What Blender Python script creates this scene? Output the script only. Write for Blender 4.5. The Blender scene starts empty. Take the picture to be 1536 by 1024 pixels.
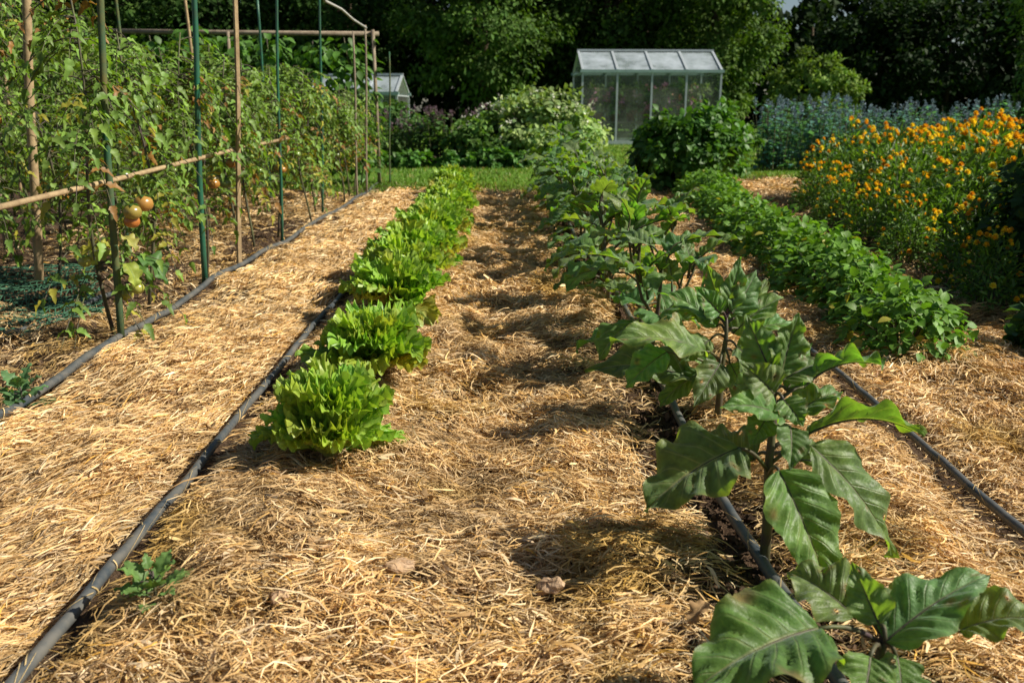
import bpy, math, random
import numpy as np
from mathutils import Vector, Matrix, Euler

SC = bpy.context.scene
COL = SC.collection
rng = np.random.default_rng(11)
random.seed(5)
PI = math.pi
sin, cos, R = math.sin, math.cos, math.radians

# ------------------------------------------------------------------ camera
CAM_H, FPX = 0.85, 1300.0
PITCH = math.atan(347 / FPX)
YAW = math.atan(13 / FPX)
CR = Euler((PI / 2 - PITCH, 0, -YAW)).to_matrix()
CP = Vector((0, 0, CAM_H))
cam = bpy.data.cameras.new('camera')
cam_o = bpy.data.objects.new('camera', cam)
COL.objects.link(cam_o)
cam_o.location = CP
cam_o.rotation_euler = (PI / 2 - PITCH, 0, -YAW)
cam.sensor_width = 36
cam.lens = FPX / 1536 * 36
cam.clip_start, cam.clip_end = 0.05, 800
cam.dof.use_dof = True
cam.dof.focus_distance = 2.3
cam.dof.aperture_fstop = 5.6
cam.dof.aperture_blades = 7
SC.camera = cam_o


def ray(px, py):
    return CR @ Vector(((px - 768) / FPX, (512 - py) / FPX, -1))


def G(px, py, z=0.0):
    d = ray(px, py)
    return CP + d * ((z - CAM_H) / d.z)


def P(px, py, Y):
    d = ray(px, py)
    return CP + d * (Y / d.y)


# ------------------------------------------------------------------ noise
def _vn_setup(seed):
    return np.random.default_rng(seed).random((64, 64))


_VN = {}


def vnoise(x, y, s=1.0, seed=0):
    """smooth value noise 0..1 (vectorised)"""
    if seed not in _VN:
        _VN[seed] = _vn_setup(seed)
    t = _VN[seed]
    x = np.asarray(x, float) * s + 1000.3
    y = np.asarray(y, float) * s + 1000.7
    xi, yi = np.floor(x).astype(int), np.floor(y).astype(int)
    fx, fy = x - xi, y - yi
    fx = fx * fx * (3 - 2 * fx)
    fy = fy * fy * (3 - 2 * fy)
    a = t[xi % 64, yi % 64]
    b = t[(xi + 1) % 64, yi % 64]
    c = t[xi % 64, (yi + 1) % 64]
    d = t[(xi + 1) % 64, (yi + 1) % 64]
    return (a * (1 - fx) + b * fx) * (1 - fy) + (c * (1 - fx) + d * fx) * fy


def ss(a, b, x):
    t = np.clip((np.asarray(x, float) - a) / (b - a), 0, 1)
    return t * t * (3 - 2 * t)


def gz(x, y):
    """height of the garden ground"""
    x = np.asarray(x, float)
    y = np.asarray(y, float)
    w = ss(13, 9.5, y) * ss(0.2, 0.6, y) * ss(7.5, 6.0, np.abs(x))
    h = 0.06 * (vnoise(x, y, 2.2, 1) - .5) + 0.03 * (vnoise(x, y, 5.5, 2) - .5) + .026 * (vnoise(x, y, 12, 3) - .5)
    h = h + 0.02 * np.exp(-((x + .43) / .22) ** 2) - .02 * np.exp(-((x - .05) / .25) ** 2) + .015 * np.exp(-((x + 1.15) / .2) ** 2)
    h = h - .03 * np.exp(-(((x - .5) / .17) ** 2)) * (.4 + vnoise(x, y, 2.3, 9))
    return h * w


def gzf(x, y):
    return float(gz(np.array([x]), np.array([y]))[0])


# ------------------------------------------------------------------ mesh helpers
class MB:
    def __init__(s):
        s.v, s.c, s.uv, s.n = [], [], [], 0
        s.lp, s.ls, s.mi, s.nl = [], [], [], 0

    def add(s, V, F, C=(.5, .5, .5), UV=None, mi=0):
        V = np.asarray(V, np.float32).reshape(-1, 3)
        n = len(V)
        s.v.append(V)
        C = np.asarray(C, np.float32)
        if C.ndim == 1:
            C = np.repeat(C[None], n, 0)
        s.c.append(C)
        s.uv.append(np.zeros((n, 2), np.float32) if UV is None else np.asarray(UV, np.float32))
        if isinstance(F, np.ndarray):
            F = [F]
        elif len(F) and not isinstance(F[0], np.ndarray):
            d = {}
            for f in F:
                d.setdefault(len(f), []).append(f)
            F = [np.array(q) for q in d.values()]
        for f in F:
            m, k = f.shape
            s.lp.append((f + s.n).ravel().astype(np.int32))
            s.ls.append((np.arange(m) * k + s.nl).astype(np.int32))
            s.mi.append(np.full(m, mi, np.int32))
            s.nl += m * k
        s.n += n
        return s

    def mesh(s, name, mats, smooth=True):
        me = bpy.data.meshes.new(name)
        V = np.concatenate(s.v)
        lp, ls = np.concatenate(s.lp), np.concatenate(s.ls)
        me.vertices.add(len(V))
        me.vertices.foreach_set('co', V.ravel())
        me.loops.add(len(lp))
        me.loops.foreach_set('vertex_index', lp)
        me.polygons.add(len(ls))
        me.polygons.foreach_set('loop_start', ls)
        me.polygons.foreach_set('material_index', np.concatenate(s.mi))
        me.polygons.foreach_set('use_smooth', np.full(len(ls), smooth, bool))
        ca = me.color_attributes.new('Col', 'FLOAT_COLOR', 'POINT')
        C = np.concatenate(s.c)
        ca.data.foreach_set('color', np.concatenate([C, np.ones((len(C), 1), np.float32)], 1).ravel())
        ul = me.uv_layers.new(name='UVMap')
        ul.data.foreach_set('uv', np.concatenate(s.uv)[lp].ravel())
        me.update(calc_edges=True)
        for m in (mats if isinstance(mats, (list, tuple)) else [mats]):
            me.materials.append(m)
        return me

    def build(s, name, mats, parent=None, smooth=True):
        o = bpy.data.objects.new(name, s.mesh(name, mats, smooth))
        COL.objects.link(o)
        if parent is not None:
            o.parent = parent
        return o


def tag(o, label=None, cat=None, group=None, kind=None):
    if label:
        o['label'] = label
    if cat:
        o['category'] = cat
    if group:
        o['group'] = group
    if kind:
        o['kind'] = kind
    return o


def thing(name, label, cat, loc=(0, 0, 0), rz=0, group=None, sc=1.0):
    o = bpy.data.objects.new(name, None)
    COL.objects.link(o)
    o.location = loc
    o.rotation_euler = (0, 0, rz)
    o.scale = (sc, sc, sc)
    o.empty_display_size = .1
    return tag(o, label, cat, group)


def joined(root, part, name='foliage'):
    """a copy of a plant whose many like-named small parts are one mesh (for plants too far to tell leaves apart)"""
    V, F, Cc, U, n, mats, mi = [], {}, [], [], 0, [], {}
    r = bpy.data.objects.new(root.name.split('.')[0], None)
    COL.objects.link(r)
    for k in root.keys():
        r[k] = root[k]
    mb = MB()
    for ch in root.children:
        me = ch.data
        if not ch.name.startswith(part):
            c = ch.copy()
            COL.objects.link(c)
            c.parent = r
            continue
        nv = len(me.vertices)
        co = np.empty(nv * 3, np.float32)
        me.vertices.foreach_get('co', co)
        cc = np.empty(nv * 4, np.float32)
        me.color_attributes['Col'].data.foreach_get('color', cc)
        uvl = np.empty(len(me.loops) * 2, np.float32)
        me.uv_layers[0].data.foreach_get('uv', uvl)
        li = np.empty(len(me.loops), np.int32)
        me.loops.foreach_get('vertex_index', li)
        uv = np.zeros((nv, 2), np.float32)
        uv[li] = uvl.reshape(-1, 2)
        for m in me.materials:
            if m not in mats:
                mats.append(m)
        d = {}
        for p in me.polygons:
            d.setdefault((len(p.vertices), mats.index(me.materials[p.material_index])), []).append(tuple(p.vertices))
        first = True
        base = mb.n
        for (q, m), fs in d.items():
            if first:
                mb.add(co.reshape(-1, 3), np.array(fs), cc.reshape(-1, 4)[:, :3], uv, m)
                first = False
            else:
                f = np.array(fs)
                mb.lp.append((f + base).ravel().astype(np.int32))
                mb.ls.append((np.arange(len(f)) * q + mb.nl).astype(np.int32))
                mb.mi.append(np.full(len(f), m, np.int32))
                mb.nl += f.size
    mb.build(name, mats, r)
    return r


def copy_tree(root, loc, rz, sc, label, group=None, tilt=(0, 0)):
    r = root.copy()
    COL.objects.link(r)
    r.location = loc
    r.rotation_euler = (tilt[0], tilt[1], rz)
    r.scale = (sc, sc, sc * random.uniform(.92, 1.08))
    r['label'] = label
    if group:
        r['group'] = group
    for ch in list(root.children):
        c = ch.copy()
        COL.objects.link(c)
        c.parent = r
        for g in ch.children:
            d = g.copy()
            COL.objects.link(d)
            d.parent = c
    return r


def tube(mb, pts, rad, n=8, col=(.5, .5, .5), cap=True, mi=0):
    pts = np.asarray([tuple(p) for p in pts], float)
    m = len(pts)
    rad = np.broadcast_to(np.asarray(rad, float), (m,))
    T = np.gradient(pts, axis=0)
    T /= np.linalg.norm(T, axis=1)[:, None] + 1e-9
    ref = np.array([0, 0, 1.0]) if abs(T[0, 2]) < .8 else np.array([1.0, 0, 0])
    rings, uvs = [], []
    a = np.arange(n) / n * 2 * PI
    for i in range(m):
        x = np.cross(T[i], ref)
        x /= np.linalg.norm(x) + 1e-9
        y = np.cross(x, T[i])
        ref = y if abs(np.dot(y, T[min(i + 1, m - 1)])) < .9 else ref
        rings.append(pts[i] + rad[i] * (np.cos(a)[:, None] * x + np.sin(a)[:, None] * y))
        uvs += [(k / n, i) for k in range(n)]
    V = np.concatenate(rings)
    i, k = np.meshgrid(np.arange(m - 1), np.arange(n), indexing='ij')
    k2 = (k + 1) % n
    F = np.stack([i * n + k, i * n + k2, (i + 1) * n + k2, (i + 1) * n + k], -1).reshape(-1, 4)
    Fs = [F]
    if cap:
        Fs.append(np.array([list(range(n))[::-1], [(m - 1) * n + q for q in range(n)]]))
    mb.add(V, Fs, col, uvs, mi)
    return mb


def box(mb, c, s, rot=None, col=(.5, .5, .5), mi=0):
    h = np.array(s, float) / 2
    V = np.array([(x, y, z) for x in (-1, 1) for y in (-1, 1) for z in (-1, 1)], float) * h
    if rot is not None:
        V = V @ np.array(rot.to_3x3() if hasattr(rot, 'to_3x3') else rot).T
    V = V + np.array(tuple(c))
    F = np.array([(0, 1, 3, 2), (4, 6, 7, 5), (0, 4, 5, 1), (2, 3, 7, 6), (0, 2, 6, 4), (1, 5, 7, 3)])
    mb.add(V, F, col, None, mi)
    return mb


def bar(mb, a, b, w, t, up=(0, 0, 1), col=(.5, .5, .5)):
    a, b, up = Vector(a), Vector(b), Vector(up)
    d = b - a
    L = d.length
    d.normalize()
    x = d.cross(up).normalized()
    u = x.cross(d)
    M = Matrix((x, d, u)).transposed()
    return box(mb, (a + b) / 2, (w, L, t), M, col)


def norm(a):
    return a / (np.linalg.norm(a, axis=-1, keepdims=True) + 1e-9)


def scatter(mb, tv, tf, pos, D, N, scale, col, tuv=None, mi=0):
    """copies of the template tv/tf (axis +Y, normal +Z) placed at pos, axis D, normal near N"""
    D = norm(D)
    X = norm(np.cross(D, N))
    Z = np.cross(X, D)
    M = np.stack([X, D, Z], -1)                       # columns
    sc = np.asarray(scale, float)
    if sc.ndim == 1:
        sc = np.repeat(sc[:, None], 3, 1)
    V = np.einsum('nij,nkj->nki', M, tv[None] * sc[:, None, :]) + pos[:, None, :]
    n, k = len(pos), len(tv)
    fs = []
    for f in (tf if isinstance(tf, list) else [tf]):
        fs.append((f[None] + (np.arange(n) * k)[:, None, None]).reshape(-1, f.shape[1]))
    C = np.repeat(np.asarray(col, np.float32), k, 0) if np.ndim(col) == 2 else col
    UV = np.tile(tuv, (n, 1)) if tuv is not None else None
    mb.add(V.reshape(-1, 3), fs, C, UV, mi)


# leaf templates
T_LEAF = np.array([(0, 0, 0), (.30, .38, .07), (0, .48, -.02), (-.30, .38, .07), (0, 1, -.12)], float)
T_LEAF_F = np.array([(0, 1, 4, 2), (0, 2, 4, 3)])
T_LEAF_UV = np.array([(.5, 0), (1, .4), (.5, .5), (0, .4), (.5, 1)])


def tmpl(prof, fold=.18, droop=.25, wave=.0):
    """prof: list of (u, halfwidth); two columns each side of the midrib"""
    V, F, UV = [], [], []
    m = len(prof)
    for i, (u, w) in enumerate(prof):
        for v in (-1, 0, 1):
            V.append((v * w, u, fold * abs(v) * w - droop * u * u + wave * abs(v) * sin(u * 14) * w))
            UV.append((.5 + .5 * v, u))
    for i in range(m - 1):
        for k in (0, 1):
            F.append((i * 3 + k, i * 3 + k + 1, i * 3 + k + 4, i * 3 + k + 3))
    return np.array(V, float), np.array(F), np.array(UV, float)


T_TOM = tmpl([(0, .02), (.12, .16), (.28, .28), (.36, .17), (.52, .23), (.62, .13), (.78, .12), (1, .01)], .45, .45, .35)
T_OVAL = tmpl([(0, .03), (.18, .26), (.42, .37), (.68, .28), (.88, .12), (1, .01)], .22, .28)
T_BLADE = tmpl([(0, .05), (.3, .09), (.7, .07), (1, .01)], .4, .3)


def randdir(n):
    return norm(rng.normal(size=(n, 3)))


# ------------------------------------------------------------------ materials
def newmat(name):
    m = bpy.data.materials.new(name)
    m.use_nodes = True
    nt = m.node_tree
    nt.nodes.clear()
    return m, nt, nt.nodes, nt.links


def nd(nt, t, **kw):
    n = nt.nodes.new(t)
    for k, v in kw.items():
        if k in n.inputs:
            n.inputs[k].default_value = v
        else:
            setattr(n, k, v)
    return n


def mixc(nt, a, b, fac, mode='MIX'):
    n = nt.nodes.new('ShaderNodeMix')
    n.data_type = 'RGBA'
    n.blend_type = mode
    for sock, v in ((n.inputs[0], fac), (n.inputs[6], a), (n.inputs[7], b)):
        if isinstance(v, bpy.types.NodeSocket):
            nt.links.new(v, sock)
        elif isinstance(v, (int, float)):
            sock.default_value = v
        else:
            sock.default_value = (*v, 1)
    return n.outputs[2]


def math_(nt, op, a, b=None, c=None, clamp=False):
    n = nt.nodes.new('ShaderNodeMath')
    n.operation = op
    n.use_clamp = clamp
    for i, v in enumerate((a, b, c)):
        if v is None:
            continue
        if isinstance(v, bpy.types.NodeSocket):
            nt.links.new(v, n.inputs[i])
        else:
            n.inputs[i].default_value = v
    return n.outputs[0]


def noise(nt, scale, detail=3, rough=.6, coord=None, vec=None):
    n = nd(nt, 'ShaderNodeTexNoise')
    n.inputs['Scale'].default_value = scale
    n.inputs['Detail'].default_value = detail
    n.inputs['Roughness'].default_value = rough
    if vec is not None:
        nt.links.new(vec, n.inputs['Vector'])
    elif coord:
        tc = nd(nt, 'ShaderNodeTexCoord')
        nt.links.new(tc.outputs[coord], n.inputs['Vector'])
    return n.outputs['Fac']


def mapr(nt, v, a, b, c=0.0, d=1.0):
    n = nd(nt, 'ShaderNodeMapRange')
    nt.links.new(v, n.inputs[0])
    n.inputs[1].default_value, n.inputs[2].default_value = a, b
    n.inputs[3].default_value, n.inputs[4].default_value = c, d
    return n.outputs[0]


def leaf_mat(name, transl=.35, rough=.5, spec=.35, tint=(1, 1, 1), tcol=(1.1, 1.25, .35), veins=0, nscale=30,
             namp=.35, bump=0.0, back=(1.15, 1.1, .95), coat=0.0, veincol=None, blotch=None):
    m, nt, N, L = newmat(name)
    out = nd(nt, 'ShaderNodeOutputMaterial')
    at = nd(nt, 'ShaderNodeAttribute', attribute_name='Col')
    nz = noise(nt, nscale, 3, .6, 'Object')
    k = mapr(nt, nz, .3, .7, 1 - namp, 1 + namp)
    rgb = nd(nt, 'ShaderNodeCombineColor')
    for i in range(3):
        L.new(k, rgb.inputs[i])
    c = mixc(nt, at.outputs['Color'], rgb.outputs[0], 1.0, 'MULTIPLY')
    c = mixc(nt, c, tint, 1.0, 'MULTIPLY')
    h = nz
    if veins:
        uv = nd(nt, 'ShaderNodeUVMap')
        sp = nd(nt, 'ShaderNodeSeparateXYZ')
        L.new(uv.outputs[0], sp.inputs[0])
        v = math_(nt, 'ABSOLUTE', math_(nt, 'MULTIPLY_ADD', sp.outputs[0], 2.0, -1.0))
        q = math_(nt, 'SUBTRACT', sp.outputs[1], math_(nt, 'MULTIPLY', math_(nt, 'POWER', v, .8), .26))
        fr = math_(nt, 'FRACT', math_(nt, 'MULTIPLY', q, float(veins)))
        d = math_(nt, 'ABSOLUTE', math_(nt, 'SUBTRACT', fr, .5))
        lat = mapr(nt, d, .0, .075, 1.0, 0.0)
        lat = math_(nt, 'MULTIPLY', lat, mapr(nt, v, .35, 1.0, 1.0, .12))
        mid = mapr(nt, v, .018, .055, 1.0, 0.0)
        vm = math_(nt, 'MAXIMUM', math_(nt, 'MULTIPLY', lat, .55), mid)
        c = mixc(nt, c, veincol or (.16, .22, .09), math_(nt, 'MULTIPLY', vm, .75))
        h = math_(nt, 'SUBTRACT', math_(nt, 'MULTIPLY', nz, .5), math_(nt, 'MULTIPLY', vm, .35))
    if blotch:
        big = noise(nt, 9, 2, .5, 'Object')
        c = mixc(nt, c, mixc(nt, c, (1.5, 1.25, .8), 1.0, 'MULTIPLY'), mapr(nt, big, .5, .72, 0, .7))
        b = noise(nt, 22, 4, .7, 'Object')
        b2 = noise(nt, 5, 2, .5, 'Object')
        bm = math_(nt, 'MULTIPLY', mapr(nt, b, .66, .7), mapr(nt, b2, .5, .6))
        c = mixc(nt, c, blotch, bm)
    geo = nd(nt, 'ShaderNodeNewGeometry')
    c2 = mixc(nt, c, mixc(nt, c, back, 1.0, 'MULTIPLY'), geo.outputs['Backfacing'])
    pb = nd(nt, 'ShaderNodeBsdfPrincipled')
    L.new(c2, pb.inputs['Base Color'])
    pb.inputs['Roughness'].default_value = rough
    pb.inputs['Specular IOR Level'].default_value = spec
    if coat:
        pb.inputs['Sheen Weight'].default_value = coat
        pb.inputs['Sheen Roughness'].default_value = .45
        pb.inputs['Sheen Tint'].default_value = (.8, .95, 1, 1)
    tr = nd(nt, 'ShaderNodeBsdfTranslucent')
    L.new(mixc(nt, c, tcol, 1.0, 'MULTIPLY'), tr.inputs['Color'])
    if bump:
        bp = nd(nt, 'ShaderNodeBump')
        bp.inputs['Strength'].default_value = bump
        bp.inputs['Distance'].default_value = .006
        L.new(h, bp.inputs['Height'])
        L.new(bp.outputs[0], pb.inputs['Normal'])
    mx = nd(nt, 'ShaderNodeMixShader')
    mx.inputs[0].default_value = transl
    L.new(pb.outputs[0], mx.inputs[1])
    L.new(tr.outputs[0], mx.inputs[2])
    L.new(mx.outputs[0], out.inputs['Surface'])
    return m


def solid_mat(name, colr, rough=.6, spec=.3, var=.25, nscale=12, col2=None, bump=.2, metal=0.0, useattr=False, dist=.01):
    m, nt, N, L = newmat(name)
    out = nd(nt, 'ShaderNodeOutputMaterial')
    pb = nd(nt, 'ShaderNodeBsdfPrincipled')
    nz = noise(nt, nscale, 5, .65, 'Object')
    if useattr:
        base = nd(nt, 'ShaderNodeAttribute', attribute_name='Col').outputs['Color']
        k = mapr(nt, nz, .3, .7, 1 - var, 1 + var)
        rgb = nd(nt, 'ShaderNodeCombineColor')
        for i in range(3):
            L.new(k, rgb.inputs[i])
        c = mixc(nt, base, rgb.outputs[0], 1.0, 'MULTIPLY')
    else:
        c2 = col2 or tuple(q * (1 - var) for q in colr)
        c = mixc(nt, c2, colr, mapr(nt, nz, .35, .65))
    L.new(c, pb.inputs['Base Color'])
    pb.inputs['Roughness'].default_value = rough
    pb.inputs['Specular IOR Level'].default_value = spec
    pb.inputs['Metallic'].default_value = metal
    if bump:
        bp = nd(nt, 'ShaderNodeBump')
        bp.inputs['Strength'].default_value = bump
        bp.inputs['Distance'].default_value = dist
        L.new(nz, bp.inputs['Height'])
        L.new(bp.outputs[0], pb.inputs['Normal'])
    L.new(pb.outputs[0], out.inputs['Surface'])
    return m


def soil_mat():
    m, nt, N, L = newmat('soil')
    out = nd(nt, 'ShaderNodeOutputMaterial')
    pb = nd(nt, 'ShaderNodeBsdfPrincipled')
    a = noise(nt, 3.0, 4, .6, 'Object')
    b = noise(nt, 55, 5, .7, 'Object')
    c = mixc(nt, (.045, .027, .017), (.12, .077, .047), mapr(nt, b, .35, .7))
    c = mixc(nt, c, (.19, .13, .08), mapr(nt, a, .48, .75, 0, .6))
    L.new(c, pb.inputs['Base Color'])
    pb.inputs['Roughness'].default_value = .95
    pb.inputs['Specular IOR Level'].default_value = .1
    bp = nd(nt, 'ShaderNodeBump')
    bp.inputs['Strength'].default_value = .9
    bp.inputs['Distance'].default_value = .02
    L.new(b, bp.inputs['Height'])
    L.new(bp.outputs[0], pb.inputs['Normal'])
    L.new(pb.outputs[0], out.inputs['Surface'])
    return m


M = {}
M['soil'] = soil_mat()
M['straw'] = leaf_mat('straw', transl=.12, rough=.55, spec=.25, tcol=(1, .85, .5), nscale=60, namp=.18, back=(1, 1, 1))
M['egg_leaf'] = leaf_mat('eggplant_leaf', .42, .48, .42, veins=7, nscale=55, namp=.3, bump=.9, coat=.25,
                         tcol=(1.9, 2.1, .35), veincol=(.30, .34, .19), blotch=(.22, .15, .07), back=(1.35, 1.25, 1.0))
M['stem'] = solid_mat('plant_stem', (.10, .12, .035), .55, .3, .3, 20, (.07, .045, .05))
M['let_leaf'] = leaf_mat('lettuce_leaf', .38, .42, .45, veins=6, nscale=40, namp=.2, bump=.35, tcol=(1.3, 1.3, .4),
                         veincol=(.36, .5, .16))
M['tom_leaf'] = leaf_mat('tomato_leaf', .33, .5, .35, nscale=14, namp=.25, tcol=(1.4, 1.5, .4))
M['bean_leaf'] = leaf_mat('bean_leaf', .32, .5, .32, veins=5, nscale=22, namp=.25, bump=.25, tcol=(1.3, 1.4, .35),
                          veincol=(.12, .22, .05))
M['tree_leaf'] = leaf_mat('tree_leaf', .25, .65, .12, nscale=1.2, namp=.25, tcol=(1.3, 1.4, .35))
M['petal'] = leaf_mat('petal', .35, .6, .2, nscale=40, namp=.15, tcol=(1, 1, .8), back=(1, 1, 1))
M['grass'] = leaf_mat('grass_blade', .3, .5, .3, nscale=2, namp=.2, tcol=(1.3, 1.3, .4))
M['bark'] = solid_mat('bark', (.10, .075, .05), .9, .1, .5, 14, bump=.8)
M['hose'] = solid_mat('hose', (.045, .058, .068), .45, .4, .3, 16, (.13, .125, .11), .2, dist=.003)
M['wood'] = solid_mat('weathered_wood', (.42, .31, .17), .75, .2, .35, 25, (.26, .18, .10), .3)
M['greywood'] = solid_mat('grey_wood', (.30, .25, .18), .85, .15, .35, 20, (.18, .14, .10), .3)
M['greenstake'] = solid_mat('green_coating', (.018, .13, .075), .4, .4, .4, 9, (.035, .085, .05), .1)
M['mossstake'] = solid_mat('mossy_wood', (.13, .12, .04), .8, .2, .5, 9, (.03, .10, .055), .3)
M['alu'] = solid_mat('aluminium', (.50, .55, .57), .42, .5, .15, 10, None, 0, .25)
M['alugreen'] = solid_mat('green_gutter', (.27, .40, .37), .5, .4, .2, 10, None, 0)
M['terracotta'] = solid_mat('terracotta', (.30, .13, .07), .8, .2, .3, 12)
M['clod'] = solid_mat('clod', (.52, .36, .23), .9, .1, .3, 40, (.38, .25, .14), .6)
M['fruit'] = solid_mat('tomato_skin', (.5, .1, .03), .25, .5, .15, 6, useattr=True, bump=0)
M['cord'] = solid_mat('green_cord', (.055, .15, .085), .6, .3, .3, 30)
M['twine'] = solid_mat('twine', (.42, .42, .38), .8, .2, .3, 30)


def glass_mat(name, body, amt, rough=.25):
    m, nt, N, L = newmat(name)
    out = nd(nt, 'ShaderNodeOutputMaterial')
    pb = nd(nt, 'ShaderNodeBsdfPrincipled')
    pb.inputs['Base Color'].default_value = (*body, 1)
    pb.inputs['Roughness'].default_value = rough
    pb.inputs['Specular IOR Level'].default_value = .5
    tr = nd(nt, 'ShaderNodeBsdfTransparent')
    tr.inputs['Color'].default_value = (.86, .9, .88, 1)
    mx = nd(nt, 'ShaderNodeMixShader')
    f = mapr(nt, noise(nt, 1.6, 5, .65, 'Object'), .35, .68, amt * .35, min(1, amt * 1.65))
    L.new(f, mx.inputs[0])
    L.new(tr.outputs[0], mx.inputs[1])
    L.new(pb.outputs[0], mx.inputs[2])
    L.new(mx.outputs[0], out.inputs['Surface'])
    return m


M['glass'] = glass_mat('dusty_glass', (.66, .68, .60), .07, .2)
M['roofglass'] = glass_mat('frosted_roof_panel', (.52, .58, .63), .45, .35)

# ------------------------------------------------------------------ light
SUN_EL, SUN_AZ = R(40), R(-6)                           # azimuth measured from +X towards +Y
w = bpy.data.worlds.new('World')
SC.world = w
w.use_nodes = True
nt = w.node_tree
nt.nodes.clear()
sky = nd(nt, 'ShaderNodeTexSky')
sky.sky_type = 'NISHITA'
sky.sun_disc = False
sky.sun_elevation = SUN_EL
sky.sun_rotation = PI / 2 - SUN_AZ
sky.altitude = 100
bg = nd(nt, 'ShaderNodeBackground')
bg.inputs['Strength'].default_value = .05
ow = nd(nt, 'ShaderNodeOutputWorld')
nt.links.new(sky.outputs[0], bg.inputs[0])
nt.links.new(bg.outputs[0], ow.inputs[0])
sl = bpy.data.lights.new('sun', 'SUN')
sl.energy = 5.0
sl.angle = R(.53)
sl.color = (1, .93, .80)
so = bpy.data.objects.new('sun', sl)
COL.objects.link(so)
sd = Vector((cos(SUN_EL) * cos(SUN_AZ), cos(SUN_EL) * sin(SUN_AZ), sin(SUN_EL)))
so.rotation_euler = sd.to_track_quat('Z', 'Y').to_euler()
so.location = (6, 0, 8)
SC.view_settings.view_transform = 'Standard'
SC.view_settings.look = 'None'
SC.view_settings.exposure = .5
SC.view_settings.gamma = 1
SC.cycles.use_denoising = True
SC.cycles.max_bounces = 6
SC.cycles.diffuse_bounces = 3
SC.cycles.glossy_bounces = 2
SC.cycles.transmission_bounces = 4
SC.cycles.transparent_max_bounces = 8
SC.cycles.caustics_reflective = False
SC.cycles.caustics_refractive = False


# ------------------------------------------------------------------ ground
def axis(parts):
    out = []
    for a, b, st in parts:
        out += list(np.arange(a, b, st))
    return np.array(out + [parts[-1][1]])


def sheet(name, xs, ys, zf, mat):
    X, Y = np.meshgrid(xs, ys, indexing='xy')
    Z = zf(X, Y)
    nx, ny = len(xs), len(ys)
    i, j = np.meshgrid(np.arange(ny - 1), np.arange(nx - 1), indexing='ij')
    F = np.stack([i * nx + j, i * nx + j + 1, (i + 1) * nx + j + 1, (i + 1) * nx + j], -1).reshape(-1, 4)
    mb = MB()
    mb.add(np.stack([X, Y, Z], -1).reshape(-1, 3), F)
    o = mb.build(name, mat)
    return tag(o, kind='structure')


xs = axis([(-300, -60, 40), (-60, -8, 4), (-8, -3, .1), (-3, 3.2, .035), (3.2, 8, .1), (8, 60, 4), (60, 300, 40)])
ys = axis([(-60, 0, 6), (0, 5, .035), (5, 13, .06), (13, 40, 1.5), (40, 500, 40)])
sheet('ground', xs, ys, gz, M['soil'])


def lawn_edge(x):
    x = np.asarray(x, float)
    e = 9.25 + .35 * (vnoise(x, x * 0, 1.3, 21) - .5) + ss(.6, 1.6, x) * .6 + ss(2.2, 2.8, x) * 1.2
    return e


lx = axis([(-40, -6, 1), (-6, 7, .12), (7, 40, 1)])
V, F = [], []
lv = [0, .02, .05, .1, .18, .3, .5, .75, 1]
for i, x in enumerate(lx):
    e = float(lawn_edge(x))
    for t in lv:
        y = e + t * (70 - e)
        V.append((x, y, gzf(x, y) + .006 + (.02 if t > 0 else -.012)))
n = len(lv)
F = np.array([(i * n + j, (i + 1) * n + j, (i + 1) * n + j + 1, i * n + j + 1) for i in range(len(lx) - 1) for j in range(n - 1)])
mb = MB()
mb.add(np.array(V), F)
M['lawn'] = solid_mat('lawn_turf', (.11, .21, .025), .9, .1, .3, 3, (.075, .15, .018), .6, dist=.05)
tag(mb.build('lawn', M['lawn']), kind='structure')

# grass blades
n = 95000
gx = rng.uniform(-7, 9, n)
gy = 9.2 + (rng.random(n) ** 1.6) * 14
ok = (gy > lawn_edge(gx) - .12 * rng.random(n)) & (np.abs(gx) < .62 * gy + .6)
gx, gy = gx[ok], gy[ok]
n = len(gx)
pos = np.stack([gx, gy, gz(gx, gy) + .02], -1)
D = np.stack([rng.normal(0, .5, n), rng.normal(0, .5, n), np.ones(n)], -1)
s = rng.uniform(.022, .05, n) * (1 + .015 * gy)
kk = vnoise(gx, gy, 1.1, 31)
c = np.stack([.09 + .10 * kk, .20 + .09 * kk, .022 + .012 * kk], -1) * rng.uniform(.6, 1.35, (n, 1))
dry = rng.random(n) < .10
c[dry] = (.30, .25, .10)
mb = MB()
scatter(mb, np.array([(-.07, 0, 0), (.07, 0, 0), (.0, 1, .15)], float) * (1, 1, 1), np.array([(0, 1, 2)]), pos, D,
        randdir(n), np.stack([s * 2.6, s, s], -1), c)
tag(mb.build('grass', M['grass']), 'short green lawn grass with dry tufts behind the beds', 'grass', kind='stuff')

# ------------------------------------------------------------------ straw
HOSES = [(-1.42, .4, 10.2), (-.73, .2, 8.8), (.515, .4, 8.6), (1.07, .4, 8.8)]


def hose_x(i, y):
    x0 = HOSES[i][0]
    return x0 + .020 * np.sin(np.asarray(y) * (1.1 + .2 * i) + i) + .003 * np.sin(np.asarray(y) * 3.7 + 2 * i)


CLODS = [tuple(G(q, w_))[:2] for q, w_ in ((603, 893), (424, 950), (824, 900))]


def hose_z(i, y):
    yy = y + np.linspace(-.35, .35, 9)
    return float(gz(hose_x(i, yy), yy).mean()) * .8 + .3 * (gzf(float(hose_x(i, y)), y) - float(gz(hose_x(i, yy), yy).mean())) + .030


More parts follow.
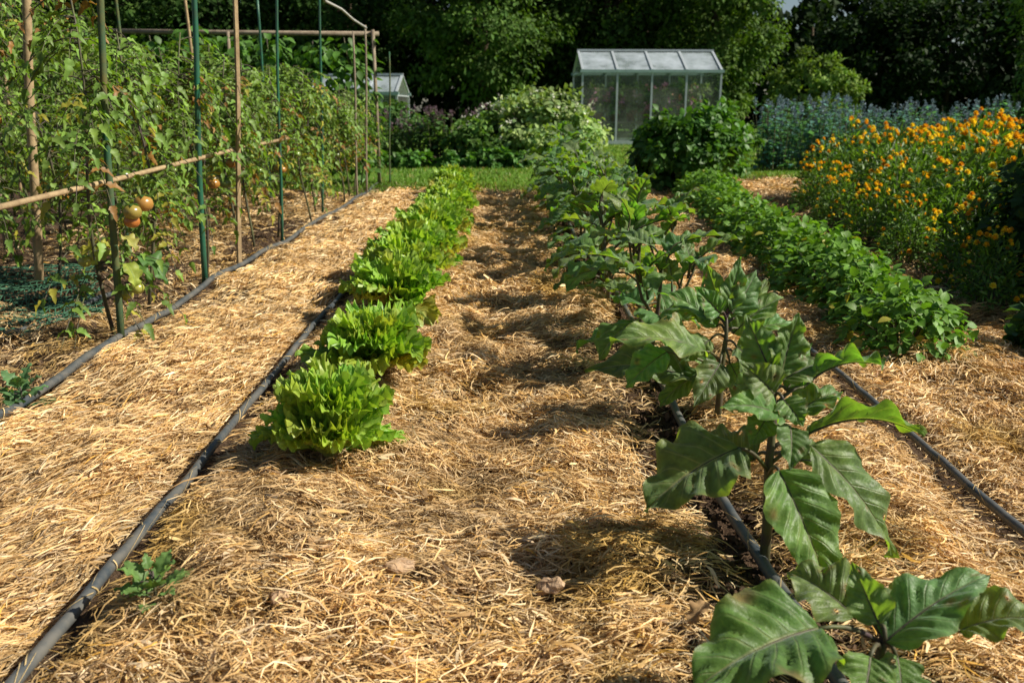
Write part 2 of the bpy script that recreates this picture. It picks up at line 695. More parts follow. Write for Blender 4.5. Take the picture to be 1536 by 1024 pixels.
def straw_density(x, y):
    d = np.ones_like(x)
    d *= np.where(x < -1.47, .20 * (vnoise(x, y, 1.6, 41) > .5) + .03, 1)
    d *= np.where(x < -2.9, .35, 1)
    edge = 1.85 + .25 * (vnoise(y, y * 0, 1.2, 42) - .5) + .06 * np.clip(y - 3, 0, 6)
    d *= 1 - .93 * ss(edge, edge + .35, x)
    # bare soil strip beside the first hose, and pockets at the eggplant stems
    b = np.exp(-((x + 1.29) / .10) ** 2) * ss(2.4, 3.0, y)
    d *= 1 - .75 * b * (vnoise(x, y, 3.0, 43) > .34)
    e = np.exp(-((x - .45) / .21) ** 2)
    d *= 1 - .95 * e * ss(.18, .36, vnoise(x, y, 2.6, 44))
    d *= 1 - .8 * np.exp(-((x - 1.44 - .086 * (y - 3)) / .18) ** 2) * (y > 2.9)
    d *= 1 - .75 * np.exp(-(((x + .645) / .07) ** 2 + ((y - 1.5) / .06) ** 2))
    d *= np.where(vnoise(x, y, 7, 45) < .2, .45, 1)
    for (cx_, cy_) in CLODS:
        d *= 1 - .97 * np.exp(-(((x - cx_) ** 2 + (y - cy_ + .02) ** 2) / .045 ** 2))
    d *= 1 - ss(9.0, 9.5, y)
    patch = ss(2.0, 2.4, x) * ss(8.0, 8.6, y) * (1 - ss(10.7, 11.0, y)) * (vnoise(x, y, 2.0, 47) > .25)
    d = np.maximum(d, patch)
    # through the hoses only a few wisps
    for i, h in enumerate(HOSES):
        dd = np.abs(x - hose_x(i, y))
        d *= np.where(dd < .030, .05, 1)
        d *= np.where((dd >= .030) & (dd < .05), .5, 1)
    return np.clip(d, 0, 1)


def straw_zone(y0, y1, dens, lmin, lmax, w, xmin, xmax, lift):
    area_n = int(dens * (y1 - y0) * (xmax - xmin))
    x = rng.uniform(xmin, xmax, area_n)
    y = rng.uniform(y0, y1, area_n)
    ok = (np.abs(x - .01 * y) < .66 * y + .25) & (rng.random(area_n) < straw_density(x, y))
    x, y = x[ok], y[ok]
    n = len(x)
    # flow: combed along the row left of the second hose, tangled elsewhere
    left = ss(-.62, -.85, x) * ss(-1.6, -1.4, x)
    right = ss(1.0, 1.2, x)
    a0 = R(58) * left + (1 - left) * (R(20) + (vnoise(x, y, 1.6, 51) - .5) * 3.6) + right * R(10)
    sp = R(24) * left + R(46) * (1 - left)
    a = a0 + rng.normal(0, 1, n) * sp
    L = rng.uniform(lmin, lmax, n) * np.where(rng.random(n) < .12, 1.5, 1)
    W = w * rng.uniform(.5, 1.25, n)
    fat = rng.random(n) < .07
    W[fat] *= 2.3
    L[fat] *= .75
    K = 5
    t = np.linspace(-.5, .5, K)
    st = np.where(rng.random(n) < .45, .3, 1.05)
    L = L * np.where(st < .5, rng.uniform(.6, 1.35, n), 1)
    curl = st * rng.normal(0, 1, n) * np.where(left > .5, .6, 1.35)
    curl2 = st * rng.normal(0, 1, n) * np.where(left > .5, .45, 1.3)
    ang = a[:, None] + curl[:, None] * t[None] + curl2[:, None] * (t[None] ** 2 * 4 - .3)
    sx = np.cumsum(np.cos(ang), 1) * (L / K)[:, None]
    sy = np.cumsum(np.sin(ang), 1) * (L / K)[:, None]
    sx -= sx.mean(1, keepdims=True)
    sy -= sy.mean(1, keepdims=True)
    px, py = x[:, None] + sx, y[:, None] + sy
    clump = (vnoise(x, y, 8, 52) * .5 + vnoise(x, y, 19, 53) * .5) ** 1.6 * 1.5
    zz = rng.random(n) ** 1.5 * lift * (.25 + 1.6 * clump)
    for i_ in range(4):
        zz *= .3 + .7 * ss(.03, .09, np.abs(x - hose_x(i_, y)))
    arch = st * rng.normal(.15, .5, n) * L * .17
    tilt = rng.normal(0, .12, n)
    pz = gz(px, py) + zz[:, None] + arch[:, None] * (1 - (2 * t[None]) ** 2) + tilt[:, None] * t[None] * L[:, None] + .002
    pz = np.maximum(pz, gz(px, py) - .003)
    # ribbon side vectors with some roll
    roll = rng.normal(0, .6, n)[:, None] + rng.normal(0, .8, n)[:, None] * t[None]
    nx, ny = -np.sin(ang), np.cos(ang)
    taper = np.array([.45, .95, 1, .9, .3])[None]
    hw = W[:, None] * .5 * taper
    ox, oy, oz = nx * hw * np.cos(roll), ny * hw * np.cos(roll), hw * np.sin(roll)
    A = np.stack([px - ox, py - oy, pz - oz], -1)
    B = np.stack([px + ox, py + oy, pz + oz], -1)
    V = np.stack([A, B], 2).reshape(n, K * 2, 3)
    q = np.array([(2 * i, 2 * i + 1, 2 * i + 3, 2 * i + 2) for i in range(K - 1)])
    F = (q[None] + (np.arange(n) * K * 2)[:, None, None]).reshape(-1, 4)
    pal = np.array([(.74, .54, .29), (.66, .45, .21), (.58, .36, .14), (.82, .66, .43), (.44, .27, .11), (.54, .31, .065),
                    (.27, .16, .08), (.62, .47, .31)])
    pw = np.array([.25, .25, .15, .13, .09, .04, .04, .05])
    ci = rng.choice(len(pal), n, p=pw / pw.sum())
    c = pal[ci]
    gold = ss(.60, .8, vnoise(x, y, 3.4, 54) * .7 + vnoise(x, y, 11, 55) * .3)[:, None] * (left < .5)[:, None]
    c = c * (1 - .75 * gold) + np.array((.40, .255, .06)) * gold * .75
    old = ss(.52, .75, vnoise(x, y, 2.1, 56) * .55 + vnoise(x, y, 8, 57) * .45)[:, None] * (1 - .5 * left[:, None])
    c = c * np.array((1.15, 1.13, 1.06)) * (1 - .5 * old) + np.array((.34, .23, .12)) * old * .5
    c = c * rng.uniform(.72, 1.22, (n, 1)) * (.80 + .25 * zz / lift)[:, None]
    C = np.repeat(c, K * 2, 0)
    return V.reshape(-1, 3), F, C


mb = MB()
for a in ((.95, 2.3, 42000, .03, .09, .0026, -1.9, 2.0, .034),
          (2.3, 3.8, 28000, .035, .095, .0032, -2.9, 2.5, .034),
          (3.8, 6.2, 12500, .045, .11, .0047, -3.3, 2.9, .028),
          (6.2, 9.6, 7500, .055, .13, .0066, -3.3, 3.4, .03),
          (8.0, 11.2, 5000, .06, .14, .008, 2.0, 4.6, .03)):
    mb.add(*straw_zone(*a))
# wisps lying over the hoses
nw = 0
for i, (hx, y0, y1) in enumerate(HOSES):
    m = 110
    yy = rng.uniform(max(y0, 1.0), 6.5, m) ** 1.0
    for y in yy:
        if vnoise(y, i * 3.0, 2.5, 61) < .35:
            continue
        xc = float(hose_x(i, y))
        zc = hose_z(i, y)
        a0, a1 = rng.uniform(-1.9, .6), 0
        a1 = a0 + rng.uniform(.6, 2.0)
        sl_ = rng.normal(0, .06)
        wv = .0016 * rng.uniform(.7, 1.5) * (1 + .15 * y)
        V = []
        for k_, t_ in enumerate(np.linspace(0, 1, 6)):
            an = a0 + (a1 - a0) * t_
            rr = (.0155, .0128, .0138, .0122)[i] + .004 * abs(t_ - .5) * rng.random()
            q = np.array((xc + rr * sin(an), y + sl_ * (t_ - .5), zc + rr * cos(an)))
            V += [q - (0, wv, 0), q + (0, wv, 0)]
        mb.add(np.array(V), np.array([(2 * i_, 2 * i_ + 1, 2 * i_ + 3, 2 * i_ + 2) for i_ in range(5)]),
               np.array((.58, .43, .20)) * rng.uniform(.7, 1.2))
tag(mb.build('straw_mulch', M['straw']), 'golden dry straw mulch covering the paths between the rows', 'straw', kind='stuff')

# crumbs of soil in the bare strips
n = 26000
cx = np.where(rng.random(n) < .55, rng.normal(.48, .13, n), rng.normal(-1.55, .25, n))
cy = rng.uniform(1.0, 8.5, n)
ok = rng.random(n) > straw_density(cx, cy) * 1.1
cx, cy = cx[ok], cy[ok]
n = len(cx)
o_v = np.array([(1, 0, 0), (-1, .1, 0), (0, 1, .1), (.1, -1, 0), (0, .1, .8), (.1, 0, -.8), (.6, .6, .4), (-.6, -.5, .45)], float)
o_f = np.array([(0, 6, 4), (6, 2, 4), (2, 1, 4), (1, 7, 4), (7, 3, 4), (3, 0, 4), (2, 0, 5), (1, 2, 5), (3, 1, 5), (0, 3, 5), (0, 2, 6), (1, 3, 7)])
s_ = rng.uniform(.003, .010, n) * np.where(rng.random(n) < .06, 1.9, 1)
mb = MB()
scatter(mb, o_v, o_f, np.stack([cx, cy, gz(cx, cy) + s_ * .4], -1), randdir(n), randdir(n), np.stack([s_, s_ * .8, s_ * .7], -1),
        np.array((.085, .055, .035)) * rng.uniform(.5, 1.7, (n, 1)))
M['crumb'] = solid_mat('soil_crumb', (.1, .07, .04), .95, .1, .35, 150, useattr=True, bump=0)
tag(mb.build('soil_crumbs', M['crumb'], smooth=False), 'dark crumbly soil showing between the straw along the stems', 'soil', kind='stuff')

# ------------------------------------------------------------------ hoses
HL = ['dark grey irrigation hose along the foot of the tomato stakes',
      'dark grey irrigation hose on straw left of the lettuce row',
      'dark grey irrigation hose running between the eggplant stems',
      'dark grey irrigation hose on straw between eggplants and low green beans']
for i, (x0, y0, y1) in enumerate(HOSES):
    yy = np.arange(y0, y1, .06)
    pts = [(float(hose_x(i, y)), y, hose_z(i, y)) for y in yy]
    mb = MB()
    tube(mb, pts, (.0135, .0108, .0118, .0102)[i], 12)
    tag(mb.build('irrigation_hose', M['hose']), HL[i], 'hose', 'irrigation hoses along the rows')
# old pipe in the tomato bed
mb = MB()
a, b = G(-60, 540), G(170, 448)
pts = [a.lerp(b, t) + Vector((0, 0, .02 + .01 * sin(t * 9))) for t in np.linspace(0, 1, 14)]
tube(mb, pts, .012, 10)
tag(mb.build('irrigation_hose', M['hose']), 'black irrigation hose lying in shade among the tomato plants', 'hose',
    'irrigation hoses along the rows')


# ------------------------------------------------------------------ broad leaves
def leaf_grid(L, W, nu=22, nv=12, shape=(.6, 1.0), fold=.25, puff=.05, veins=7, wave=.06, wavek=3.0, droop=.9, lobes=.06,
              seed=0, twist=0.0, tipw=.0, ruf=0.0, rufk=9, notch=.02):
    r = np.random.default_rng(seed)
    u = np.linspace(0, 1, nu)
    v = np.linspace(-1, 1, nv + 1)
    a, b = shape
    wf = (np.sin(PI * np.clip(u, 0, 1) ** a) ** b)
    wf = np.maximum(wf, tipw * ss(0, .25, u) * (1 - u ** 8)) + .012
    ph = r.uniform(0, 6.28, 6)
    U, Vv = np.meshgrid(u, v, indexing='ij')
    side = (Vv > 0).astype(float)
    lob = 1 + lobes * np.sin(2 * PI * (wavek + .7) * U + ph[0] + side * 1.7) * ss(0, .2, U) + notch * np.sin(2 * PI * 11 * U + ph[1] + side * 2)
    w = (W / 2) * wf[:, None] * lob
    av = np.abs(Vv)
    X = Vv * w
    q = U - .26 * av ** .8
    Z = fold * np.abs(X)
    Z += puff * W * (np.abs(np.sin(PI * veins * (q + .5 / veins * 0))) ** .8) * np.minimum(1, av * 3.5) * (1 - av ** 4 * .6) * (wf[:, None] ** .5)
    Z += wave * W * av ** 2 * np.sin(2 * PI * wavek * U + ph[2] + side * (1.5 + ph[3])) * ss(0, .15, U)
    Yo = np.zeros_like(X)
    if ruf:
        e = av ** 3 * ss(.15, .5, U)
        tip = ss(.72, 1, U)
        k = np.clip(e + tip * .8, 0, 1)
        s_ = np.sin(rufk * 2 * PI * U * .6 + ph[4] + side * 2) + .7 * np.sin(rufk * 1.7 * 2 * PI * U * .6 + ph[5])
        s2 = np.sin(Vv * rufk * .9 + ph[0]) + .6 * np.sin(Vv * rufk * 1.9 + ph[1])
        Z += ruf * W * (k * (1 - tip) * s_ + tip * s2 * .9)
        X += ruf * W * k * .5 * np.cos(rufk * 2 * PI * U * .9 + ph[3])
        Yo += ruf * W * tip * .8 * np.sin(Vv * rufk * 1.2 + ph[2])
    # bend along the midrib
    th = -droop * (u ** 1.25)
    cy = np.concatenate([[0], np.cumsum(np.cos((th[1:] + th[:-1]) / 2)) / (nu - 1)]) * L
    cz = np.concatenate([[0], np.cumsum(np.sin((th[1:] + th[:-1]) / 2)) / (nu - 1)]) * L
    if twist:
        tw = twist * u[:, None]
        X, Z = X * np.cos(tw) - Z * np.sin(tw), X * np.sin(tw) + Z * np.cos(tw)
    Yp = cy[:, None] + (-np.sin(th))[:, None] * Z + Yo * np.cos(th)[:, None]
    Zp = cz[:, None] + np.cos(th)[:, None] * Z + Yo * np.sin(th)[:, None]
    Vt = np.stack([X, Yp, Zp], -1).reshape(-1, 3)
    m = nv + 1
    i, j = np.meshgrid(np.arange(nu - 1), np.arange(nv), indexing='ij')
    F = np.stack([i * m + j, i * m + j + 1, (i + 1) * m + j + 1, (i + 1) * m + j], -1).reshape(-1, 4)
    UV = np.stack([(Vv + 1) / 2, U], -1).reshape(-1, 2)
    return Vt, F, UV, np.array((0, cy[-1], cz[-1]))


def place(Vt, tip, A, B, nhint):
    A, B, nh = (np.array(tuple(q), float) for q in (A, B, nhint))
    d = B - A
    s = np.linalg.norm(d) / (np.linalg.norm(tip) + 1e-9)
    d = d / np.linalg.norm(d)
    x = np.cross(d, nh)
    x /= np.linalg.norm(x) + 1e-9
    nn = np.cross(x, d)
    ly = tip / np.linalg.norm(tip)
    lx_ = np.array((1.0, 0, 0))
    lz = np.cross(lx_, ly)
    Loc = np.stack([lx_, ly, lz], 0)
    return (Vt * s) @ Loc.T @ np.stack([x, d, nn], 0) + A


def arc_pts(a, b, sag, n=7):
    a, b = Vector(a), Vector(b)
    return [a.lerp(b, t) + Vector((0, 0, sag * 4 * t * (1 - t))) for t in np.linspace(0, 1, n)]


EGG = np.array((.108, .200, .058))


def egg_leaf(parent, A, B, W, nh, droop=.9, seed=0, big=True, stem_from=None, tone=1.0):
    L = (Vector(B) - Vector(A)).length
    nu, nv = (40, 24) if big else (14, 8)
    r = random.Random(seed)
    Vt, F, UV, tip = leaf_grid(1, W / L, nu, nv, shape=(.62, .95), fold=r.uniform(.12, .3), puff=.082, veins=7, notch=.022,
                               wave=r.uniform(.08, .13), wavek=r.uniform(2.2, 3.4), droop=droop, lobes=.06, seed=seed,
                               twist=r.uniform(-.35, .35))
    V = place(Vt, tip, A, B, nh)
    g = EGG * tone * np.array((r.uniform(.85, 1.25), r.uniform(.9, 1.15), r.uniform(.8, 1.15)))
    C = np.repeat(g[None], len(V), 0)
    if big:
        u_, v_ = UV[:, 1], UV[:, 0]
        for q in range(r.randint(1, 4)):
            hu, hv = r.uniform(.15, .95), r.choice((r.uniform(.03, .38), r.uniform(.62, .97)))
            rr = r.uniform(.03, .06)
            d2 = np.sqrt((u_ - hu) ** 2 + ((v_ - hv) * .65) ** 2)
            k_ = np.clip(1.6 - d2 / rr, 0, 1)[:, None]
            C = C * (1 - k_ * .8) + np.array((.20, .15, .06)) * k_ * .8
            fc = d2[F].mean(1)
            if r.random() < .7:
                F = F[fc > rr * .62]
        edge = np.clip(np.abs(v_ - .5) * 2 - .86, 0, 1)[:, None] / .14 * r.uniform(0, .5)
        C = C * (1 - edge) + np.array((.24, .25, .06)) * edge
    mb = MB()
    mb.add(V, F, C, UV, 0)
    if stem_from is not None:
        tube(mb, arc_pts(stem_from, A, .012, 6), np.linspace(.0042, .003, 6), 6, mi=1)
        # raised midrib under the blade
        mid = V.reshape(nu, nv + 1, 3)[:, nv // 2]
        nrm = norm(np.array([nh], float))[0]
        tube(mb, mid[: int(nu * .9)] - nrm * .001, np.linspace(.003, .0006, int(nu * .9)), 5, mi=1)
    return mb.build('leaf', [M['egg_leaf'], M['stem']], parent)


def egg_plant(loc, seed, H=.40, nleaf=17, big=True, sc=1.0, label='', rz=0, group='eggplant plants in a long row'):
    r = random.Random(seed)
    t = thing('eggplant', label, 'eggplant', loc, rz, group, sc)
    lean = (r.uniform(-.05, .05), r.uniform(-.05, .05))
    mb = MB()
    top = Vector((lean[0], lean[1], H))
    fork = Vector((lean[0] * .5, lean[1] * .5, H * .5))
    main = [Vector((0, 0, -.03)), Vector((.006, 0, H * .2)), fork, top * .8 + Vector((.01, .008, 0)), top]
    tube(mb, main, [.0095, .0088, .0075, .005, .003], 8)
    ends = [(fork, top)]
    for k in range(2):
        a = r.uniform(0, 6.28)
        e = fork + Vector((cos(a) * .13, sin(a) * .13, H * .42))
        tube(mb, [fork, fork.lerp(e, .5) + Vector((cos(a) * .02, sin(a) * .02, -.01)), e], [.006, .005, .003], 6)
        ends.append((fork, e))
    mb.build('stem', M['stem'], t)
    for i in range(nleaf):
        f = (i + .5) / nleaf
        base, e = ends[i % 3] if f > .35 else (Vector((0, 0, 0)), fork)
        tt = r.uniform(.35, 1.0)
        S = base.lerp(e, tt)
        a = i * 2.4 + r.uniform(-.4, .4)
        up = .0 + 1.25 * f ** 1.5 + r.uniform(-.25, .25)
        size = (.195 - .10 * f ** 1.3) * r.uniform(.85, 1.15)
        pet = (.10 - .06 * f) * r.uniform(.8, 1.2)
        dh = Vector((cos(a), sin(a), 0))
        A = S + (dh * cos(up + .35) + Vector((0, 0, sin(up + .35)))) * pet
        B = A + (dh * cos(up - .35) + Vector((0, 0, sin(up - .35)))) * size
        nh = Vector((-dh.x * sin(up), -dh.y * sin(up), 1)) + Vector((r.uniform(-.25, .25), r.uniform(-.25, .25), 0))
        egg_leaf(t, A, B, size * r.uniform(.58, .72), nh, r.uniform(.5, 1.2), seed * 100 + i, big, S, r.uniform(.85, 1.15))
    return t


def rel(p, o):
    return Vector(p) - Vector(o)


# --- the three nearest eggplants, leaf by leaf
GE = 'eggplant plants in a long row'


def hero_egg(base, top_px, label, leaves, seed, side=()):
    o = Vector((base.x, base.y, gzf(base.x, base.y)))
    t = thing('eggplant', label, 'eggplant', o, 0, GE)
    tp = rel(P(top_px[0], top_px[1], base.y + top_px[2]), o)
    mb = MB()
    main = [Vector((0, 0, -.03)), tp * .25 + Vector((.004, .003, 0)), tp * .55, tp * .8 + Vector((.005, 0, 0)), tp]
    tube(mb, main, [.0105, .0098, .0085, .006, .0035], 10)
    mb.build('stem', M['stem'], t)
    for i, (st, pa, pb, wd, nh, dr, tone) in enumerate(leaves):
        S = tp * st
        A = rel(P(pa[0], pa[1], base.y + pa[2]), o)
        B = rel(P(pb[0], pb[1], base.y + pb[2]), o)
        egg_leaf(t, A, B, wd, nh, dr, seed * 50 + i, True, S, tone)
    return t


UPN = (0, 0, 1)
b2 = G(1146, 846)
hero_egg(b2, (1160, 560, .02), 'large eggplant with hanging leaves, second in the row from the front', [
    (.52, (1108, 672, -.04), (968, 768, -.10), .165, (-.25, -.35, 1), .7, .8),      # big left leaf, shade of its sunless face put into the tone
    (.50, (1168, 705, -.06), (1246, 898, -.17), .128, (.05, -1, .55), .5, 1.15),    # hanging front leaf
    (.55, (1215, 668, -.02), (1338, 836, -.06), .118, (.5, -.8, .6), .7, 1.0),      # hanging right leaf
    (.62, (1212, 650, .02), (1386, 655, -.02), .115, (.25, .5, 1), 1.15, 1.15),     # arched right leaf
    (.82, (1205, 580, .04), (1326, 549, .06), .115, (-.1, .6, 1), 1.1, 1.15),       # upper right arched leaf
    (.75, (1168, 625, -.03), (1080, 612, -.08), .07, (-.2, -.6, 1), .9, 1.1),
    (.85, (1160, 590, -.02), (1110, 545, -.03), .075, (-.5, -.5, .7), .6, 1.2),
    (.98, (1172, 560, .0), (1200, 470, .02), .075, (.2, -1, .2), -.3, 1.1),
    (.98, (1155, 555, .0), (1120, 472, .05), .07, (-.4, -.9, .2), .4, 1.2),
    (.9, (1180, 585, .05), (1215, 515, .12), .06, (.2, -.8, .4), .4, 1.0),
    (.7, (1185, 640, -.05), (1185, 705, -.12), .06, (.1, -1, .5), .5, 1.0),
    (.72, (1195, 620, .06), (1262, 590, .12), .075, (.0, -.3, 1), .8, .9),
    (.6, (1200, 690, .06), (1290, 720, .14), .09, (.4, -.5, 1), .8, .8),
    (.6, (1130, 690, .06), (1050, 650, .15), .10, (-.3, -.3, 1), .8, .75),
    (1., (1160, 560, .02), (1150, 500, .06), .05, (-.1, -1, .3), .3, 1.1),
    (.92, (1150, 580, .02), (1095, 580, .05), .07, (-.3, -.5, 1), .7, 1.15),
    (.88, (1175, 600, -.02), (1205, 640, -.06), .06, (.2, -1, .6), .5, 1.1),
    (.8, (1150, 625, -.02), (1125, 670, -.06), .055, (-.2, -1, .6), .4, 1.0),
    (.95, (1175, 570, .02), (1230, 545, .05), .065, (.2, -.5, 1), .7, 1.1),
], 2)
b1 = G(1316, 1060)
hero_egg(b1, (1322, 925, .02), 'young eggplant with broad spread leaves cut by the bottom of the photo', [
    (.75, (1228, 942, -.02), (1035, 1040, -.10), .165, (-.3, -.45, 1), .8, .85),    # huge left leaf
    (.9, (1328, 962, .0), (1486, 862, .05), .10, (-.45, -.4, .75), .7, 1.2),        # right upper leaf
    (.85, (1440, 946, .03), (1580, 936, .0), .105, (.1, -.15, 1), 1.0, 1.0),        # far right leaf
    (1.0, (1318, 935, .0), (1278, 842, .04), .062, (-.3, -1, .3), .3, 1.2),
    (.85, (1282, 925, .05), (1180, 858, .14), .11, (-.2, -.25, 1), .8, 1.05),       # left rear leaf
    (.7, (1305, 985, -.04), (1290, 1070, -.10), .085, (-.1, -1, .5), .4, 1.1),
    (.75, (1345, 985, .0), (1350, 1060, -.06), .07, (.2, -1, .5), .5, .9),
    (.95, (1345, 940, .06), (1400, 872, .15), .09, (.2, -.3, 1), .7, .9),
], 1)
b3 = G(1074, 632)
hero_egg(b3, (1090, 470, .0), 'eggplant with a broad sunlit pale top leaf, third in the row from the front', [
    (.55, (1058, 527, -.06), (915, 512, -.12), .135, (.1, -.55, 1), .8, 1.25),      # big left leaf, sunlight on its top put into the tone
    (.5, (1000, 528, -.03), (938, 582, -.06), .10, (-.3, -.6, .8), .6, 1.2),
    (.4, (1040, 570, .03), (880, 560, .08), .14, (-.2, -.3, 1), 1.0, .7),
    (.8, (1100, 500, .02), (1175, 445, .05), .12, (.15, -.5, 1), .7, 1.25),
    (.75, (1105, 520, -.02), (1160, 595, -.10), .10, (.3, -.8, .6), .7, 1.1),
    (.95, (1085, 472, .02), (1060, 395, .05), .09, (-.3, -1, .3), .3, 1.1),
    (.95, (1098, 470, .0), (1135, 405, .06), .09, (.3, -.8, .4), .5, 1.2),
    (.85, (1075, 490, .05), (985, 440, .12), .11, (-.2, -.3, 1), .9, 1.0),
    (.7, (1108, 540, .06), (1200, 520, .15), .11, (.3, -.2, 1), .9, .9),
    (.65, (1080, 545, -.06), (1040, 610, -.14), .09, (-.2, -1, .5), .5, .9),
    (.6, (1100, 560, .08), (1170, 580, .18), .10, (.3, -.2, 1), .9, .8),
    (.9, (1070, 478, .04), (1010, 470, .10), .08, (-.2, -.3, 1), .9, 1.1),
    (1., (1092, 465, .0), (1110, 385, .02), .07, (0, -1, .2), .2, 1.2),
    (.9, (1110, 480, .06), (1150, 420, .14), .08, (.2, -.7, .5), .6, 1.1),
    (.8, (1065, 510, .0), (1020, 545, -.03), .075, (-.3, -.7, .7), .6, 1.1),
    (.7, (1095, 545, -.04), (1125, 620, -.10), .08, (.2, -1, .5), .6, 1.0),
    (.85, (1120, 500, .03), (1200, 490, .04), .085, (.3, -.3, 1), .9, 1.2),
    (.55, (1050, 560, .02), (990, 610, .04), .09, (-.3, -.5, 1), .8, .9),
    (.95, (1080, 470, -.02), (1040, 430, -.04), .07, (-.3, -.8, .5), .4, 1.2),
], 3)
ordn = ['fourth', 'fifth', 'sixth', 'seventh', 'eighth', 'ninth', 'tenth', 'eleventh', 'twelfth', 'thirteenth', 'fourteenth',
        'fifteenth', 'sixteenth', 'seventeenth', 'eighteenth', 'nineteenth', 'twentieth']
eprot = []
ey = 2.82
k = 0
while ey < 9.3:
    ex = .50 + .04 * sin(k * 2.2) + .012 * (ey - 3)
    loc = (ex, ey, gzf(ex, ey))
    rest = ' at the grass' if ey > 8.9 else ''
    lab = 'green leafy eggplant, %s in the row from the front%s' % (ordn[k], rest)
    s_ = 1.04 + .035 * (ey - 2.8)
    if k < 4:
        eprot.append(egg_plant(loc, 40 + k, .44 + .02 * (k % 2), 24 if k < 2 else 30, k < 2, s_, lab, random.uniform(0, 6)))
    else:
        if k == 8:
            eprot += [joined(q, 'leaf') for q in eprot[2:4]]
        if k in (8, 9):
            o = eprot[4 + k - 8]
            o.location, o.rotation_euler, o['label'] = loc, (0, 0, k), lab
            o.scale = (s_,) * 3
        else:
            copy_tree(eprot[k % 4] if k < 8 else eprot[4 + k % 2], loc, random.uniform(0, 6.28), s_ * random.uniform(.92, 1.08), lab)
    ey += random.uniform(.42, .5)
    k += 1


# ------------------------------------------------------------------ lettuce
def lettuce_leaf(L, W, na, ns, droop, fold, ruf, seed):
    r = np.random.default_rng(seed)
    a = np.linspace(-1, 1, na)
    q = np.linspace(0, 1, ns)
    A, S = np.meshgrid(a, q, indexing='ij')
    ph = r.uniform(0, 6.28, 8)
    scal = 1 + .09 * np.sin(A * 9 + ph[0]) + .06 * np.sin(A * 27 + ph[1]) + .05 * np.sin(A * 71 + ph[2]) + .03 * np.sin(A * 131 + ph[7])
    t = A * 2.25
    rx, ry = np.sin(t) * W / 2 * scal, L * (.58 + .42 * np.cos(t) * scal)
    by = .60 * L * (1 - np.abs(A)) ** .9
    X = rx * S
    Y = by + (ry - by) * S
    k = S ** 2.6
    z = fold * np.abs(X) + .03 * W * (np.sin(S * 15 + A * 9 + ph[3]) + .7 * np.sin(A * 31 + S * 9 + ph[6])) * S * (1 - S) * 3
    f1, f2, f3 = r.uniform(11, 16), r.uniform(38, 52), r.uniform(90, 115)
    z += ruf * W * k * (.8 * np.sin(A * f1 + ph[4]) + .85 * np.sin(A * f2 + ph[5]) + .6 * S ** 3 * np.sin(A * f3 + ph[6]))
    tang = ruf * W * k * .8 * np.cos(A * f2 + ph[5])
    X = X + tang * np.cos(t)
    Y = Y - tang * np.sin(t) + ruf * W * k * .35 * np.sin(A * f3 + ph[7])
    th = -droop * (np.clip(Y / L, 0, 1.1) ** 1.4)
    Yp = L * (np.clip(Y / L, 0, 1.2) - droop ** 2 * np.clip(Y / L, 0, 1.2) ** 3.8 / 7.6) - np.sin(th) * z
    Zp = -L * droop * np.clip(Y / L, 0, 1.2) ** 2.4 / 2.4 + np.cos(th) * z
    V = np.stack([X, Yp, Zp], -1).reshape(-1, 3)
    i, j = np.meshgrid(np.arange(na - 1), np.arange(ns - 1), indexing='ij')
    F = np.stack([i * ns + j, (i + 1) * ns + j, (i + 1) * ns + j + 1, i * ns + j + 1], -1).reshape(-1, 4)
    UV = np.stack([X / W + .5, Y / L], -1).reshape(-1, 2)
    return V, F, UV


def lettuce(loc, seed, label, big=True, sc=1.0, nleaf=30):
    r = random.Random(seed)
    t = thing('lettuce', label, 'lettuce', loc, r.uniform(0, 6), 'curly green lettuces in a row', sc)
    for i in range(nleaf):
        f = i / (nleaf - 1)                            # 0 outer .. 1 inner
        a = i * 2.39996 + r.uniform(-.25, .25)
        up = R(27) + R(60) * f ** .6 + r.uniform(-.2, .2)
        L = (.215 - .03 * f + r.uniform(-.025, .025))
        Wd = L * r.uniform(.68, .88)
        Vt, F, UV = lettuce_leaf(L, Wd, 220 if big else 110, 11 if big else 7, r.uniform(.5, 1.3) * (1 - .3 * f), r.uniform(.2, .4),
                                 .072, seed * 77 + i)
        dh = np.array((cos(a), sin(a), 0))
        d0 = dh * cos(up) + np.array((0, 0, sin(up)))
        n0 = -dh * sin(up) + np.array((0, 0, cos(up)))
        x0 = np.cross(d0, n0)
        V = Vt @ np.stack([x0, d0, n0], 0) + dh * .012 * (1.4 - f) + np.array((0, 0, .004 + .018 * f))
        V[:, 2] = np.maximum(V[:, 2], .004 + .01 * r.random())
        base = np.array((.29, .44, .055)) * (1 - f) + np.array((.36, .51, .085)) * f
        c = base * np.array((r.uniform(.8, 1.15), r.uniform(.88, 1.1), r.uniform(.8, 1.2)))
        if f < .1 and r.random() < .4:
            c = np.array((.36, .36, .07))
        mb = MB()
        # pale rib near the base of each leaf
        uu = UV[:, 1]
        rib = (np.exp(-((UV[:, 0] - .5) / .09) ** 2) * np.clip(1 - uu, 0, 1) ** 1.1)[:, None]
        mb.add(V, F, c * (1 - rib) + np.array((.42, .5, .2)) * rib, UV)
        mb.build('leaf', M['let_leaf'], t)
    return t


